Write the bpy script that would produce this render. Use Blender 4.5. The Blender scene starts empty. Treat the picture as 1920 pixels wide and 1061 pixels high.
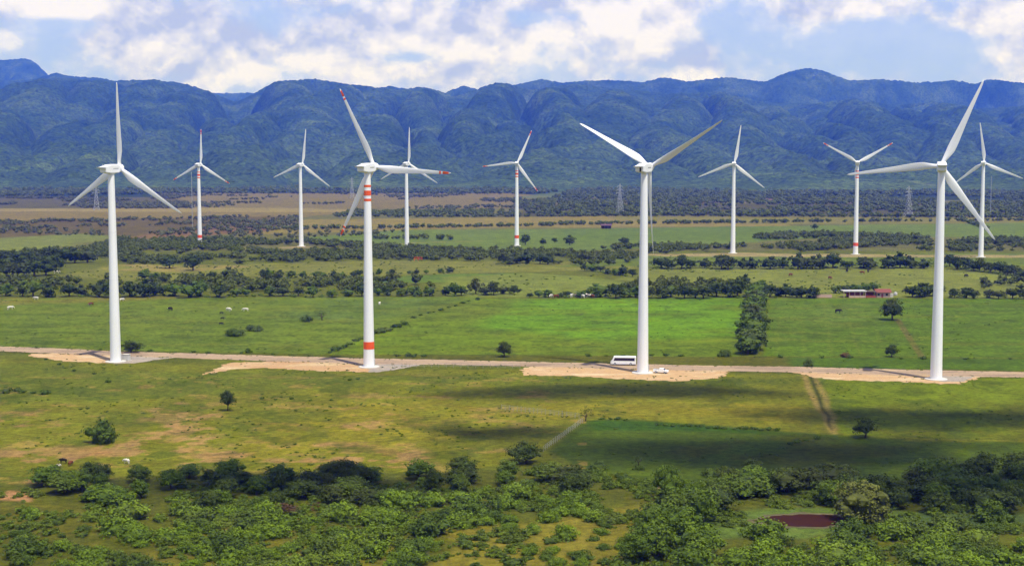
import bpy, bmesh, math, random
import numpy as np
from mathutils import Vector, Matrix
R = math.radians
SC = bpy.context.scene
# ------------------------------------------------------------------ camera
FPX = 2600.0            # focal length in pixels of the 1920 px wide photograph
CZ = 66.5               # eye height, metres
PIT = math.atan(226.5 / FPX)
cam_d = bpy.data.cameras.new('camera'); cam = bpy.data.objects.new('camera', cam_d)
SC.collection.objects.link(cam); SC.camera = cam
cam_d.sensor_width = 36; cam_d.lens = 36 * FPX / 1920
cam_d.clip_start = 1; cam_d.clip_end = 60000
cam.location = (0, 0, CZ); cam.rotation_euler = (R(90) - PIT, 0, 0)
# ------------------------------------------------------------------ light
SUN_EL, SUN_AZ = R(68), math.atan2(.593, -.805)      # azimuth from +Y towards +X
sd = Vector((math.sin(SUN_AZ) * math.cos(SUN_EL), math.cos(SUN_AZ) * math.cos(SUN_EL), math.sin(SUN_EL)))
sl = bpy.data.lights.new('sun', 'SUN'); sl.energy = 4.6; sl.angle = R(.5); sl.color = (1, .96, .89)
so = bpy.data.objects.new('sun', sl); SC.collection.objects.link(so)
so.rotation_euler = sd.to_track_quat('Z', 'Y').to_euler(); so.location = (0, 0, 3000)
SC.view_settings.view_transform = 'Standard'; SC.view_settings.look = 'None'
SC.view_settings.gamma = 1; SC.view_settings.exposure = 0.25
SC.render.engine = 'CYCLES'
SC.cycles.use_denoising = True
SC.cycles.max_bounces = 8; SC.cycles.diffuse_bounces = 3; SC.cycles.volume_bounces = 1
SC.cycles.transparent_max_bounces = 12


class NT:
    def __init__(s, tree):
        s.t = tree; tree.nodes.clear()
    def n(s, kind, ins=None, **kw):
        nd = s.t.nodes.new(kind)
        for k, v in kw.items(): setattr(nd, k, v)
        for k, v in (ins or {}).items():
            sk = nd.inputs[k]
            if isinstance(v, bpy.types.NodeSocket): s.t.links.new(v, sk)
            else:
                if sk.type == 'RGBA' and len(v) == 3: v = (*v, 1)
                sk.default_value = v
        return nd
    def math(s, op, a, b=None, clamp=False):
        d = {0: a}
        if b is not None: d[1] = b
        return s.n('ShaderNodeMath', d, operation=op, use_clamp=clamp).outputs[0]
    def mix(s, f, a, b, blend='MIX'):
        nd = s.t.nodes.new('ShaderNodeMix'); nd.data_type = 'RGBA'; nd.blend_type = blend
        for i, v in ((0, f), (6, a), (7, b)):
            sk = nd.inputs[i]
            if isinstance(v, bpy.types.NodeSocket): s.t.links.new(v, sk)
            elif i == 0: sk.default_value = v
            else: sk.default_value = (*v, 1) if len(v) == 3 else v
        return nd.outputs[2]
    def noise(s, vec, scale, detail=3, rough=.55, dist=0.):
        return s.n('ShaderNodeTexNoise', {'Vector': vec, 'Scale': scale, 'Detail': detail, 'Roughness': rough, 'Distortion': dist}).outputs[0]
    def ramp(s, f, stops, interp='LINEAR'):
        nd = s.n('ShaderNodeValToRGB', {0: f}); cr = nd.color_ramp; cr.interpolation = interp
        while len(cr.elements) < len(stops): cr.elements.new(.5)
        for e, (p, c) in zip(cr.elements, stops):
            e.position = p; e.color = (c, c, c, 1) if isinstance(c, (int, float)) else (*c, 1)
        return nd.outputs[0]
    def mapr(s, f, a, b, c=0., d=1.):
        return s.n('ShaderNodeMapRange', {0: f, 1: a, 2: b, 3: c, 4: d}).outputs[0]


# ------------------------------------------------------------------ sky: Nishita with procedural cumulus, mapped on azimuth and elevation
def make_world():
    w = bpy.data.worlds.new('World'); SC.world = w; w.use_nodes = True
    t = NT(w.node_tree)
    sky = t.n('ShaderNodeTexSky', sky_type='NISHITA', sun_disc=False, sun_elevation=SUN_EL, sun_rotation=SUN_AZ,
              altitude=100, air_density=1.0, dust_density=.6, ozone_density=2.5)
    sky = t.n('ShaderNodeVectorMath', {0: sky.outputs[0], 3: .105}, operation='SCALE').outputs[0]
    sky = t.mix(1.0, sky, (.93, .96, 1.1), 'MULTIPLY')
    g = t.n('ShaderNodeTexCoord').outputs['Generated']
    sx = t.n('ShaderNodeSeparateXYZ', {0: g})
    az = t.math('ARCTAN2', sx.outputs[0], sx.outputs[1])
    el = t.math('ARCSINE', sx.outputs[2])
    # azimuth -20..20 deg, elevation 0..7 deg in frame; lumps ~2.5 deg wide, flattened
    v = t.n('ShaderNodeCombineXYZ', {0: t.math('MULTIPLY', az, 22.), 1: t.math('MULTIPLY', el, 27.), 2: 3.7}).outputs[0]
    n1 = t.noise(v, .72, 9, .58, .1)
    n2 = t.noise(v, .23, 3, .5, .2)
    def blob(cx, cy, rx, ry, amp):
        a = (cx - 960) / FPX; e = (304 - cy) / FPX
        dx = t.math('DIVIDE', t.math('SUBTRACT', az, a), rx / FPX); dy = t.math('DIVIDE', t.math('SUBTRACT', el, e), ry / FPX)
        d2 = t.math('ADD', t.math('MULTIPLY', dx, dx), t.math('MULTIPLY', dy, dy))
        return t.math('MULTIPLY', t.math('POWER', 2.718, t.math('MULTIPLY', d2, -1.)), amp)
    n4 = t.noise(v, 2.6, 5, .55)
    dens = t.math('ADD', t.math('ADD', t.math('MULTIPLY', n1, .80), t.math('MULTIPLY', n4, .22)), t.math('MULTIPLY', n2, .24))
    for b in [(330, 85, 170, 42, .20), (420, 100, 90, 28, .14), (200, 20, 160, 30, .16), (690, 70, 150, 36, .13), (760, 140, 110, 22, .15), (900, 80, 60, 55, .14),
              (1190, 90, 110, 60, .16), (1060, 8, 110, 12, .13), (1590, 28, 140, 24, .16), (1790, 58, 70, 24, .17), (1880, 100, 70, 40, .12),
              (560, 45, 60, 30, -.12), (760, 112, 60, 9, -.16), (1010, 40, 70, 16, -.14), (1330, 55, 50, 30, -.14), (1620, 95, 170, 36, -.24), (160, 62, 60, 12, -.14), (1900, 20, 30, 30, -.12), (40, 90, 60, 40, -.08)]:
        dens = t.math('ADD', dens, blob(*b))
    m = t.ramp(t.math('MULTIPLY', dens, 1.0), [(.50, .10), (.58, .36), (.63, .74), (.70, 1.)], 'EASE')
    # lumps: a second look-up a little higher gives the lit tops and greyer undersides of the heaps themselves
    v2 = t.n('ShaderNodeVectorMath', {0: v, 1: (0.05, -.30, .0)}, operation='ADD').outputs[0]
    n3 = t.noise(v2, .72, 5, .52, .1)
    sh = t.mapr(t.math('SUBTRACT', n1, n3), -.08, .08, 0, 1)
    cc = t.mix(sh, (.42, .47, .74), (.84, .81, .95))
    base = t.mix(.85, sky, (.38, .49, .96))
    col = t.mix(m, base, cc)
    col = t.mix(t.mapr(sx.outputs[2], .0, .02, 0, 1), sky, col)
    # overhead the sky is more open
    up = t.mapr(sx.outputs[2], .2, .6, 0, .6)
    col = t.mix(up, col, sky)
    bg = t.n('ShaderNodeBackground', {0: col, 1: 1.0})
    t.n('ShaderNodeOutputWorld', {0: bg.outputs[0]})
make_world()

# ------------------------------------------------------------------ helpers
cP, sP = math.cos(PIT), math.sin(PIT)
def slope(py):                       # dz/dy of the sight line through a pixel row
    b = (530.5 - py) / FPX
    return (-sP + b * cP) / (cP + b * sP)
def gp(px, py):                      # the ground point a photograph pixel looks at
    a = (px - 960) / FPX; b = (530.5 - py) / FPX
    t = -CZ / (-sP + b * cP)
    return (a * t, (cP + b * sP) * t)
def pxm(py): return (py - 304) / CZ  # pixels per metre at a ground row
def to_px(x, y, z=0.):
    z = z - CZ; d = y * cP - z * sP; u = y * sP + z * cP
    return 960 + FPX * x / d, 530.5 - FPX * u / d
rs = np.random.RandomState(7)
random.seed(5)
def lin(c):
    return tuple((x / 255 / 12.92 if x / 255 <= .04045 else ((x / 255 + .055) / 1.055) ** 2.4) for x in c)
KALB = .47                          # the sunlit look of a surface -> its albedo
def alb(c, k=None): return tuple(v * (k or KALB) for v in lin(c))

_perm = np.random.RandomState(3).rand(512, 512).astype(np.float64)
def vnoise(x, y):
    xi = np.floor(x).astype(int); yi = np.floor(y).astype(int); fx = x - xi; fy = y - yi
    fx = fx * fx * (3 - 2 * fx); fy = fy * fy * (3 - 2 * fy)
    a = _perm[xi % 512, yi % 512]; b = _perm[(xi + 1) % 512, yi % 512]; c = _perm[xi % 512, (yi + 1) % 512]; d = _perm[(xi + 1) % 512, (yi + 1) % 512]
    return (a * (1 - fx) + b * fx) * (1 - fy) + (c * (1 - fx) + d * fx) * fy
def fbm(x, y, o=4, g=.5):
    s = 0; a = 1; t = 0
    for i in range(o):
        s = s + a * vnoise(x * 2 ** i + 17.3 * i, y * 2 ** i + 9.1 * i); t += a; a *= g
    return s / t
def sstep(a, b, x):
    t = np.clip((x - a) / (b - a), 0, 1); return t * t * (3 - 2 * t)

COL = SC.collection
def mesh_np(name, V, F, mats=(), mi=None, attr=None, smooth=False, color=None):
    """V (n,3), F (m,k) all k-gons"""
    me = bpy.data.meshes.new(name)
    V = np.asarray(V, np.float32); F = np.asarray(F, np.int32)
    me.vertices.add(len(V)); me.vertices.foreach_set('co', V.ravel())
    k = F.shape[1]
    me.loops.add(F.size); me.loops.foreach_set('vertex_index', F.ravel())
    me.polygons.add(len(F)); me.polygons.foreach_set('loop_start', np.arange(0, F.size, k, dtype=np.int32))
    for m in mats: me.materials.append(m)
    if mi is not None: me.polygons.foreach_set('material_index', np.asarray(mi, np.int32))
    me.polygons.foreach_set('use_smooth', np.full(len(F), bool(smooth)))
    if attr is not None:
        a = me.attributes.new('tone', 'FLOAT', 'POINT'); a.data.foreach_set('value', np.asarray(attr, np.float32))
    if color is not None:
        a = me.color_attributes.new('soil', 'FLOAT_COLOR', 'POINT')
        c = np.ones((len(V), 4), np.float32); c[:, :3] = color; a.data.foreach_set('color', c.ravel())
    me.update(calc_edges=True); me.validate()
    return me
def link(name, me, parent=None):
    o = bpy.data.objects.new(name, me); COL.objects.link(o)
    if parent is not None: o.parent = parent
    return o
def tag(o, label=None, cat=None, group=None, kind=None):
    if label: o['label'] = label
    if cat: o['category'] = cat
    if group: o['group'] = group
    if kind: o['kind'] = kind
    return o
def empty(name, loc, rz=0.):
    o = bpy.data.objects.new(name, None); COL.objects.link(o); o.location = loc; o.rotation_euler = (0, 0, rz)
    o.empty_display_size = 1; return o

class MB:
    """collects simple solids into one mesh"""
    def __init__(s): s.v = []; s.f = []; s.m = []
    def add(s, V, F, mi=0):
        b = len(s.v); s.v += [tuple(p) for p in V]; s.f += [tuple(i + b for i in f) for f in F]; s.m += [mi] * len(F)
    def box(s, c, d, mi=0, rz=0., taper=1.):
        x, y, z = d[0] / 2, d[1] / 2, d[2] / 2; V = []
        for k in (-1, 1):
            t = taper if k > 0 else 1.
            for a, b in ((-1, -1), (1, -1), (1, 1), (-1, 1)):
                px, py = a * x * t, b * y * t
                V.append((c[0] + px * math.cos(rz) - py * math.sin(rz), c[1] + px * math.sin(rz) + py * math.cos(rz), c[2] + k * z))
        s.add(V, [(3, 2, 1, 0), (4, 5, 6, 7), (0, 1, 5, 4), (1, 2, 6, 5), (2, 3, 7, 6), (3, 0, 4, 7)], mi)
    def rings(s, rings, mi=0, cap=True):
        n = len(rings[0]); V = [p for r in rings for p in r]; F = []
        for i in range(len(rings) - 1):
            for j in range(n):
                F.append((i * n + j, i * n + (j + 1) % n, (i + 1) * n + (j + 1) % n, (i + 1) * n + j))
        if cap: F.append(tuple(range(n))[::-1]); F.append(tuple((len(rings) - 1) * n + j for j in range(n)))
        s.add(V, F, mi)
    def tube(s, pts, rad, n=8, mi=0, sy=1.):
        P = [Vector(p) for p in pts]; rr = []
        for i, p in enumerate(P):
            d = (P[min(i + 1, len(P) - 1)] - P[max(i - 1, 0)]).normalized()
            a = d.cross(Vector((0, 0, 1)) if abs(d.z) < .9 else Vector((1, 0, 0))).normalized(); b = d.cross(a)
            r = rad[i] if hasattr(rad, '__len__') else rad
            rr.append([tuple(p + a * r * math.cos(2 * math.pi * k / n) + b * r * sy * math.sin(2 * math.pi * k / n)) for k in range(n)])
        s.rings(rr, mi)
    def build(s, name, mats, parent=None, smooth=False, bevel=0.):
        me = bpy.data.meshes.new(name); me.from_pydata(s.v, [], s.f)
        for m in (mats if isinstance(mats, (list, tuple)) else [mats]): me.materials.append(m)
        me.polygons.foreach_set('material_index', np.array(s.m, np.int32))
        bm = bmesh.new(); bm.from_mesh(me); bmesh.ops.recalc_face_normals(bm, faces=bm.faces)
        if bevel: bmesh.ops.bevel(bm, geom=list(bm.edges), offset=bevel, segments=2, affect='EDGES', clamp_overlap=True)
        bm.to_mesh(me); bm.free()
        if smooth: me.shade_smooth() if smooth is True else me.set_sharp_from_angle(angle=smooth)
        if smooth and smooth is not True: me.polygons.foreach_set('use_smooth', np.full(len(me.polygons), True)); me.set_sharp_from_angle(angle=smooth)
        me.update(); return link(name, me, parent)

# ------------------------------------------------------------------ materials
def mat(name, fn):
    m = bpy.data.materials.new(name); m.use_nodes = True; t = NT(m.node_tree)
    out = fn(t); t.n('ShaderNodeOutputMaterial', {0: out}); return m
def bsdf(t, col, rough=.6, spec=.3, bump=None, bd=.1, bs=.6, **kw):
    ins = {'Base Color': col, 'Roughness': rough, 'Specular IOR Level': spec}
    ins.update(kw)
    if bump is not None: ins['Normal'] = t.n('ShaderNodeBump', {'Height': bump, 'Distance': bd, 'Strength': bs}).outputs[0]
    return t.n('ShaderNodeBsdfPrincipled', ins).outputs[0]
def plain(name, c, rough=.5, spec=.3, var=.12, sc=.7):
    def f(t):
        o = t.n('ShaderNodeTexCoord').outputs['Object']; n = t.noise(o, sc, 4)
        return bsdf(t, t.mix(n, tuple(v * (1 - var) for v in c), tuple(min(1, v * (1 + var)) for v in c)), rough, spec)
    return mat(name, f)
def _paint(t):
    o = t.n('ShaderNodeTexCoord').outputs['Object']
    st = t.n('ShaderNodeMapping', {0: o, 3: (1.2, 1.2, .06)}).outputs[0]
    a = t.noise(st, 1.6, 5, .6); b = t.noise(o, .25, 3)
    c = t.mix(t.mapr(a, .45, .75), (.86, .86, .86), (.78, .775, .76))
    c = t.mix(t.math('MULTIPLY', b, .25), c, (.80, .80, .80))
    return bsdf(t, c, .38, .45)
M_WHITE = mat('white_paint', _paint)
M_RED = plain('red_paint', (.78, .10, .012), .45, .35)
M_CONC = plain('concrete', (.52, .49, .44), .85, .2)
M_DARK = plain('dark_opening', (.012, .014, .016), .6)
M_GREYMARK = plain('grey_lettering', (.25, .27, .24), .5)
M_BOX = plain('grey_cabinet_paint', (.5, .49, .46), .5)
M_GLASS = plain('dark_tinted_glass', (.012, .012, .04), .08, .6)
M_TYRE = plain('tyre_rubber', (.02, .02, .02), .8)
M_STEEL = plain('galvanised_steel', (.38, .40, .42), .5, .5)
M_BARK = plain('bark', (.10, .075, .055), .9, .1, .4, 3)
M_WOOD = plain('weathered_post_wood', (.30, .28, .23), .9)
M_ROOFWHITE = plain('pale_sheet_roof', (.48, .46, .43), .6)
M_TILE = plain('red_clay_tiles', (.19, .06, .04), .8, .2, .35, 2.5)
M_WALLP = plain('pinkish_plaster', (.52, .36, .28), .9)
M_WALLR = plain('red_brick_wall', (.30, .07, .05), .9)
M_RUST = plain('dark_purple_sheet', (.10, .05, .07), .7)
M_LAMP = plain('clear_lamp_lens', (.7, .7, .68), .15, .6)
M_TAIL = plain('red_lamp_lens', (.4, .02, .02), .2, .6)
def _leaf(dark, lite, dry=(.16, .13, .05), trans=.16):
    def f(t):
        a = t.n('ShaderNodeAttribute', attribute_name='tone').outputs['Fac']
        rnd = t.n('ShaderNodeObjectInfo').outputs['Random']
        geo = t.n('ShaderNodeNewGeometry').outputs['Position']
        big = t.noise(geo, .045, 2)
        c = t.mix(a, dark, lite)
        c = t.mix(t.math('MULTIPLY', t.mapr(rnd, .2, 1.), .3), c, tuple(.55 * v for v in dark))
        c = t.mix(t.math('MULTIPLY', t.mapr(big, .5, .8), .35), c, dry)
        fr = t.n('ShaderNodeTexNoise', {'Vector': geo, 'Scale': .9, 'Detail': 3.}).outputs[0]
        c = t.mix(t.mapr(fr, .3, .7, .0, .35), c, tuple(1.5 * v for v in lite))
        d = bsdf(t, c, .65, .15)
        tr = t.n('ShaderNodeBsdfTranslucent', {0: t.mix(.5, c, lite)}).outputs[0]
        return t.n('ShaderNodeMixShader', {0: trans, 1: d, 2: tr}).outputs[0]
    return f
M_SHRUB = mat('shrub_foliage', _leaf((.018, .034, .003), (.17, .25, .010)))
M_SHRUBD = mat('dark_shrub_foliage', _leaf((.022, .040, .004), (.095, .142, .010)))
M_TREE = mat('tree_foliage', _leaf((.026, .050, .003), (.115, .170, .008)))
M_TREED = mat('dark_tree_foliage', _leaf((.016, .027, .003), (.068, .094, .008)))
M_WILLOW = mat('olive_drooping_foliage', _leaf((.045, .055, .008), (.17, .18, .03)))
M_BROWNF = mat('reddish_dry_foliage', _leaf((.05, .028, .012), (.15, .085, .03)))
M_FAR = mat('woodland_foliage', _leaf((.034, .046, .005), (.130, .155, .018)))
M_SCRUB = mat('greyish_scrub_foliage', _leaf((.042, .050, .016), (.13, .135, .05)))
M_SUB = mat('undergrowth_foliage', _leaf((.026, .044, .004), (.145, .20, .012)))

# ------------------------------------------------------------------ ground sheet (albedo of grass and soil kept per vertex, detail from shader noise)
def _ground(t):
    a = t.n('ShaderNodeAttribute', attribute_name='soil').outputs['Color']
    p = t.n('ShaderNodeNewGeometry').outputs['Position']
    n1 = t.noise(p, .55, 6, .62); n2 = t.noise(p, .09, 5, .6, .6); n3 = t.noise(p, .018, 4, .55, .5); n4 = t.noise(p, 2.2, 3, .6)
    f = t.math('MULTIPLY', t.mapr(n1, .25, .75, .52, 1.45), t.mapr(n2, .3, .7, .74, 1.24))
    f = t.math('MULTIPLY', f, t.mapr(n3, .3, .7, .9, 1.1))
    f = t.math('MULTIPLY', f, t.mapr(n4, .3, .7, .85, 1.15))
    c = t.n('ShaderNodeVectorMath', {0: a, 3: f}, operation='SCALE').outputs[0]
    dry = t.mapr(t.noise(p, .21, 6, .68, .8), .50, .74, 0, .5)
    c = t.mix(dry, c, t.mix(1., c, (1.5, 1.12, 1.1), 'MULTIPLY'))
    tuft = t.mapr(t.noise(p, 1.1, 4, .7), .60, .72, 0, .5)
    c = t.mix(tuft, c, t.mix(1., c, (.45, .6, .45), 'MULTIPLY'))
    return bsdf(t, c, .95, .05, t.math('ADD', n1, t.math('MULTIPLY', n4, .4)), .5, .5)
M_GROUND = mat('grass_and_soil', _ground)

def build_ground():
    ys = [130.]
    while ys[-1] < 4200: ys.append(ys[-1] * (1 + max(.0022, ys[-1] / (CZ * 1387) * .85 if ys[-1] < 700 else ys[-1] / (CZ * 1387) * .6)))
    ys = np.array(ys); ns = 900
    u = np.linspace(-1, 1, ns)
    Y, U = np.meshgrid(ys, u, indexing='ij'); X = U * (Y * .43 + 20)
    C = np.zeros(X.shape + (3,)); px, py = to_px(X, Y)
    def base(c): return np.array(alb(c))
    TW = np.array((.96, .87, .45)); TS = np.array((1.08, 1.02, .85))
    def put(mask, c, a=1.): C[:] = C * (1 - (mask * a)[..., None]) + np.array(alb(c)) * (TS if c[0] > c[1] + 12 else TW) * (mask * a)[..., None]
    def sdist(poly, wob=0., wl=30.):
        G = [gp(*q) for q in poly]
        x = X; y = Y
        if wob:
            x = X + wob * (fbm(X / wl, Y / wl, 4, .6) - .5) * 2; y = Y + wob * (fbm(X / wl + 50, Y / wl + 9, 4, .6) - .5) * 2
        d = np.full(X.shape, 1e9); ins = np.zeros(X.shape, bool)
        for i in range(len(G)):
            x0, y0 = G[i]; x1, y1 = G[(i + 1) % len(G)]
            ex, ey = x1 - x0, y1 - y0; L = ex * ex + ey * ey + 1e-9
            tt = np.clip(((x - x0) * ex + (y - y0) * ey) / L, 0, 1)
            d = np.minimum(d, np.hypot(x - x0 - tt * ex, y - y0 - tt * ey))
            cnd = ((y0 > y) != (y1 > y)) & (x < ex * (y - y0) / (ey if abs(ey) > 1e-9 else 1e-9) + x0); ins ^= cnd
        return np.where(ins, d, -d)
    def area(poly, c, soft=1.5, a=1., wob=0., wl=30., patch=None):
        m = sstep(-soft, soft, sdist(poly, wob, wl))
        if patch: m = m * sstep(patch[1] - patch[2], patch[1] + patch[2], fbm(X / patch[0] + 3, Y / patch[0] * 1.2 + 8, 5, .6))
        put(m, c, a)
    def line(pts, w, c, a=1., soft=.6, wob=0.):
        G = [gp(*q) for q in pts]; d = np.full(X.shape, 1e9)
        x = X + (wob * (vnoise(X / 12, Y / 12) - .5) if wob else 0)
        for (x0, y0), (x1, y1) in zip(G, G[1:]):
            ex, ey = x1 - x0, y1 - y0; tt = np.clip(((x - x0) * ex + (Y - y0) * ey) / (ex * ex + ey * ey), 0, 1)
            d = np.minimum(d, np.hypot(x - x0 - tt * ex, Y - y0 - tt * ey))
        put(sstep(w + soft, w - soft, d), c, a)
    C[:] = base((120, 132, 52)) * TW
    N = lambda s, o=4: fbm(X / s, Y / s, o, .6)
    # -- far plain
    area([(-200, 470), (-200, 342), (2100, 342), (2100, 470)], (128, 132, 88), 15)
    area([(-200, 375), (-200, 345), (2100, 345), (2100, 376)], (66, 84, 58), 12)                       # wooded strip under the range
    area([(330, 394), (300, 362), (960, 362), (1060, 370), (1000, 390)], (146, 138, 98), 12, wob=40, wl=200)     # fallow plain
    area([(-100, 391), (-100, 370), (330, 370), (330, 393)], (112, 112, 88), 12, wob=30, wl=120)
    area([(-100, 418), (-100, 393), (420, 393), (700, 395), (560, 408)], (150, 140, 92), 8, wob=20, wl=100)
    area([(-100, 396), (-100, 391), (500, 390), (900, 397), (500, 398)], (178, 168, 128), 5, .8, wob=10)
    area([(-100, 447), (-100, 416), (560, 405), (560, 432), (300, 446)], (120, 112, 76), 8, wob=20, wl=80)
    area([(220, 447), (330, 428), (480, 424), (560, 432), (300, 447)], (146, 118, 80), 6, .8, wob=20, wl=60)
    area([(-100, 475), (-100, 452), (150, 438), (230, 444), (120, 462), (30, 478)], (140, 156, 88), 6, wob=15)
    area([(960, 408), (950, 383), (2100, 380), (2100, 412)], (104, 106, 72), 12, wob=40, wl=120)
    area([(960, 372), (1100, 352), (1350, 346), (1360, 352), (1180, 372)], (118, 138, 92), 10, .8, wob=25, wl=90)   # pale clearing under the hills
    area([(1060, 384), (1060, 371), (1500, 372), (1500, 380)], (142, 118, 92), 8, .8, wob=30, wl=90, patch=(60, .5, .06))
    for q in [(1090, 374, 48), (1160, 372, 25), (1200, 374, 20), (1260, 373, 25), (860, 398, 80), (1000, 383, 50), (1730, 358, 15), (1670, 357, 40), (1460, 333, 60)]:
        line([(q[0] - q[2] / 2, q[1]), (q[0] + q[2] / 2, q[1] + .6)], 7, (205, 185, 155), .85, 5, 20)
    area([(1440, 372), (1440, 380), (1600, 382), (1620, 374)], (150, 124, 96), 8, .8, wob=30, wl=80)
    area([(480, 440), (560, 412), (900, 408), (1200, 404), (1480, 406), (1480, 424), (900, 428)], (160, 152, 96), 6, wob=12)
    area([(1150, 404), (2100, 408), (2100, 418), (1440, 420), (1150, 412)], (148, 148, 88), 6, wob=12)
    area([(560, 446), (760, 431), (1040, 430), (1440, 424), (2100, 416), (2100, 450), (1600, 442), (1380, 456), (1200, 466), (1000, 474), (760, 466)], (124, 150, 76), 5, wob=10)
    area([(1050, 450), (1050, 430), (1440, 424), (1440, 450)], (116, 144, 66), 6, .8, wob=15)
    area([(100, 520), (200, 497), (430, 497), (700, 488), (1030, 492), (1200, 484), (1200, 505), (760, 516), (560, 520), (250, 528)], (142, 150, 80), 3, wob=8)
    area([(180, 505), (200, 496), (330, 495), (480, 500), (330, 510)], (176, 158, 98), 3, .6, wob=8, patch=(18, .45, .08))
    area([(560, 530), (700, 520), (850, 514), (1000, 512), (1100, 520), (980, 535), (840, 530)], (114, 146, 62), 3, wob=5)
    area([(840, 556), (830, 520), (1000, 512), (1130, 520), (1180, 530), (1130, 556)], (142, 160, 84), 2.5, wob=5)
    area([(1040, 500), (1200, 478), (2100, 474), (2100, 500), (1400, 498)], (122, 144, 66), 3, wob=6)
    area([(1160, 525), (1210, 504), (1760, 503), (1920, 520), (2000, 560), (1440, 556), (1400, 532), (1230, 528)], (144, 158, 86), 3, wob=5)
    area([(1130, 478), (1380, 474), (1500, 476), (2100, 480), (2100, 484), (1250, 481), (1180, 478)], (190, 172, 128), 2., .75, wob=7, wl=25)     # dirt strip at the far towers
    line([(700, 462), (780, 455), (900, 452)], 3, (170, 160, 118), .7, 2)
    line([(545, 464), (575, 463)], 8, (190, 170, 130), .8, 4, 10)
    # -- middle fields
    area([(-200, 560), (900, 557), (860, 566), (600, 668), (-200, 654)], (124, 150, 54), 1.5, wob=3)
    area([(-200, 575), (-200, 557), (420, 557), (200, 566)], (152, 148, 82), 6, .8, wob=8, patch=(22, .44, .1))
    area([(500, 600), (640, 560), (870, 562), (700, 600)], (118, 148, 82), 10, .7, wob=10)
    area([(610, 668), (700, 628), (880, 560), (1395, 557), (1385, 668)], (126, 156, 14), 1.5, wob=3)
    area([(880, 610), (960, 562), (1395, 560), (1385, 630), (1100, 640)], (126, 180, 2), 8, .9, wob=12)
    area([(720, 600), (890, 562), (1000, 562), (900, 600)], (124, 148, 56), 8, .7, wob=10)
    area([(1430, 668), (1440, 560), (2200, 560), (2200, 672)], (110, 144, 34), 1.5, wob=3)
    area([(1460, 610), (1500, 575), (1650, 570), (1640, 600)], (122, 152, 74), 10, .6, wob=12)
    area([(-200, 646), (-200, 655), (600, 676), (1400, 690), (2200, 706), (2200, 676), (1400, 668), (600, 664)], (110, 116, 44), 1., .9, wob=3)
    area([(1480, 690), (1480, 670), (2200, 674), (2200, 700)], (92, 130, 22), 2, .85, wob=4)
    m = sstep(640, 560, py) * sstep(545, 575, py)
    for x0, y0, x1, y1 in [(1460, 600, 1457, 662), (1503, 600, 1508, 662), (1547, 604, 1560, 662), (1593, 606, 1612, 664), (1637, 604, 1660, 664), (1545, 562, 1550, 600)]:
        line([(x0, y0), (x1, y1)], .6, (140, 160, 76), .35, .8, 1.5)
    for dx in (-3, 3): line([(1682 + dx, 598), (1704 + dx, 632), (1728 + dx, 668)], .5, (142, 118, 82), .75, .5)
    fm = sstep(556, 562, py) * sstep(672, 660, py)
    put(fm * sstep(.52, .60, fbm(X / 34 + 11, Y / 11, 5, .62)), (92, 118, 30), .40)
    put(fm * sstep(.55, .63, fbm(X / 26 + 71, Y / 9, 5, .62)), (138, 150, 62), .38)
    put(fm * sstep(.60, .66, fbm(X / 5 + 31, Y / 4, 4, .62)), (76, 98, 28), .40)
    for yy in (575, 590, 604, 618, 634, 650): line([(880, yy + 2), (1150, yy), (1386, yy)], 1.1, (76, 118, 24), .22, 1.2, 3)
    # -- near fields
    area([(-300, 900), (-300, 664), (560, 690), (960, 692), (1540, 704), (1560, 812), (1100, 786), (1000, 860), (800, 885), (300, 890)], (138, 146, 50), 1.5, wob=3)
    area([(-300, 760), (-300, 672), (300, 690), (560, 696), (900, 700), (1500, 708), (1500, 722), (760, 716), (400, 745)], (112, 132, 48), 6, .65, wob=14, wl=40)
    area([(420, 880), (560, 740), (1100, 745), (1520, 760), (1530, 800), (1110, 782), (900, 820)], (160, 156, 56), 6, .7, wob=14, wl=40, patch=(34, .40, .14))
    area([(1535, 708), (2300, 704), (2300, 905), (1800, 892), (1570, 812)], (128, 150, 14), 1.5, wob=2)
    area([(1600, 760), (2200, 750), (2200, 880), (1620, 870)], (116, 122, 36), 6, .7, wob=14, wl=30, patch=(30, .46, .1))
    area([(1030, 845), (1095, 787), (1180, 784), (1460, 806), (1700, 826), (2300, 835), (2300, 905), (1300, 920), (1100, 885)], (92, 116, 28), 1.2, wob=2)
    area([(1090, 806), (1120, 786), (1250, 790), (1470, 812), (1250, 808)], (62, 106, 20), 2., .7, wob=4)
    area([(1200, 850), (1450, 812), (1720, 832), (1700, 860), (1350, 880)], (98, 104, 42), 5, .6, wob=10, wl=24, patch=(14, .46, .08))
    # bare pinkish soil
    for poly in ([(-100, 800), (-60, 762), (80, 768), (85, 795)], [(-100, 868), (-100, 828), (120, 838), (160, 850), (100, 872)], [(100, 850), (330, 790), (420, 820), (350, 860), (180, 868)],
                 [(560, 870), (640, 832), (780, 838), (845, 860), (800, 885), (700, 876)], [(330, 868), (430, 840), (560, 862), (640, 872), (400, 880)], [(200, 790), (330, 758), (450, 780), (300, 805)], [(620, 790), (800, 785), (820, 802), (700, 806)],
                 [(20, 1000), (60, 978), (120, 980), (60, 1005)], [(0, 905), (20, 880), (100, 890), (60, 900)]):
        area(poly, (186, 150, 102), 2.5, .8, wob=12, wl=14, patch=(7.5, .51, .05))
    put(sstep(.60, .68, fbm(X / 9 + 40, Y / 6, 5, .62)) * sstep(690, 720, py) * (px < 1100), (178, 150, 88), .55)
    put(sstep(.56, .64, fbm(X / 13 + 90, Y / 13, 5, .62)) * sstep(690, 715, py), (84, 108, 34), .5)
    line([(1507, 700), (1520, 730), (1545, 780), (1562, 812)], .9, (176, 156, 92), .85, .7, 1.5)
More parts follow.
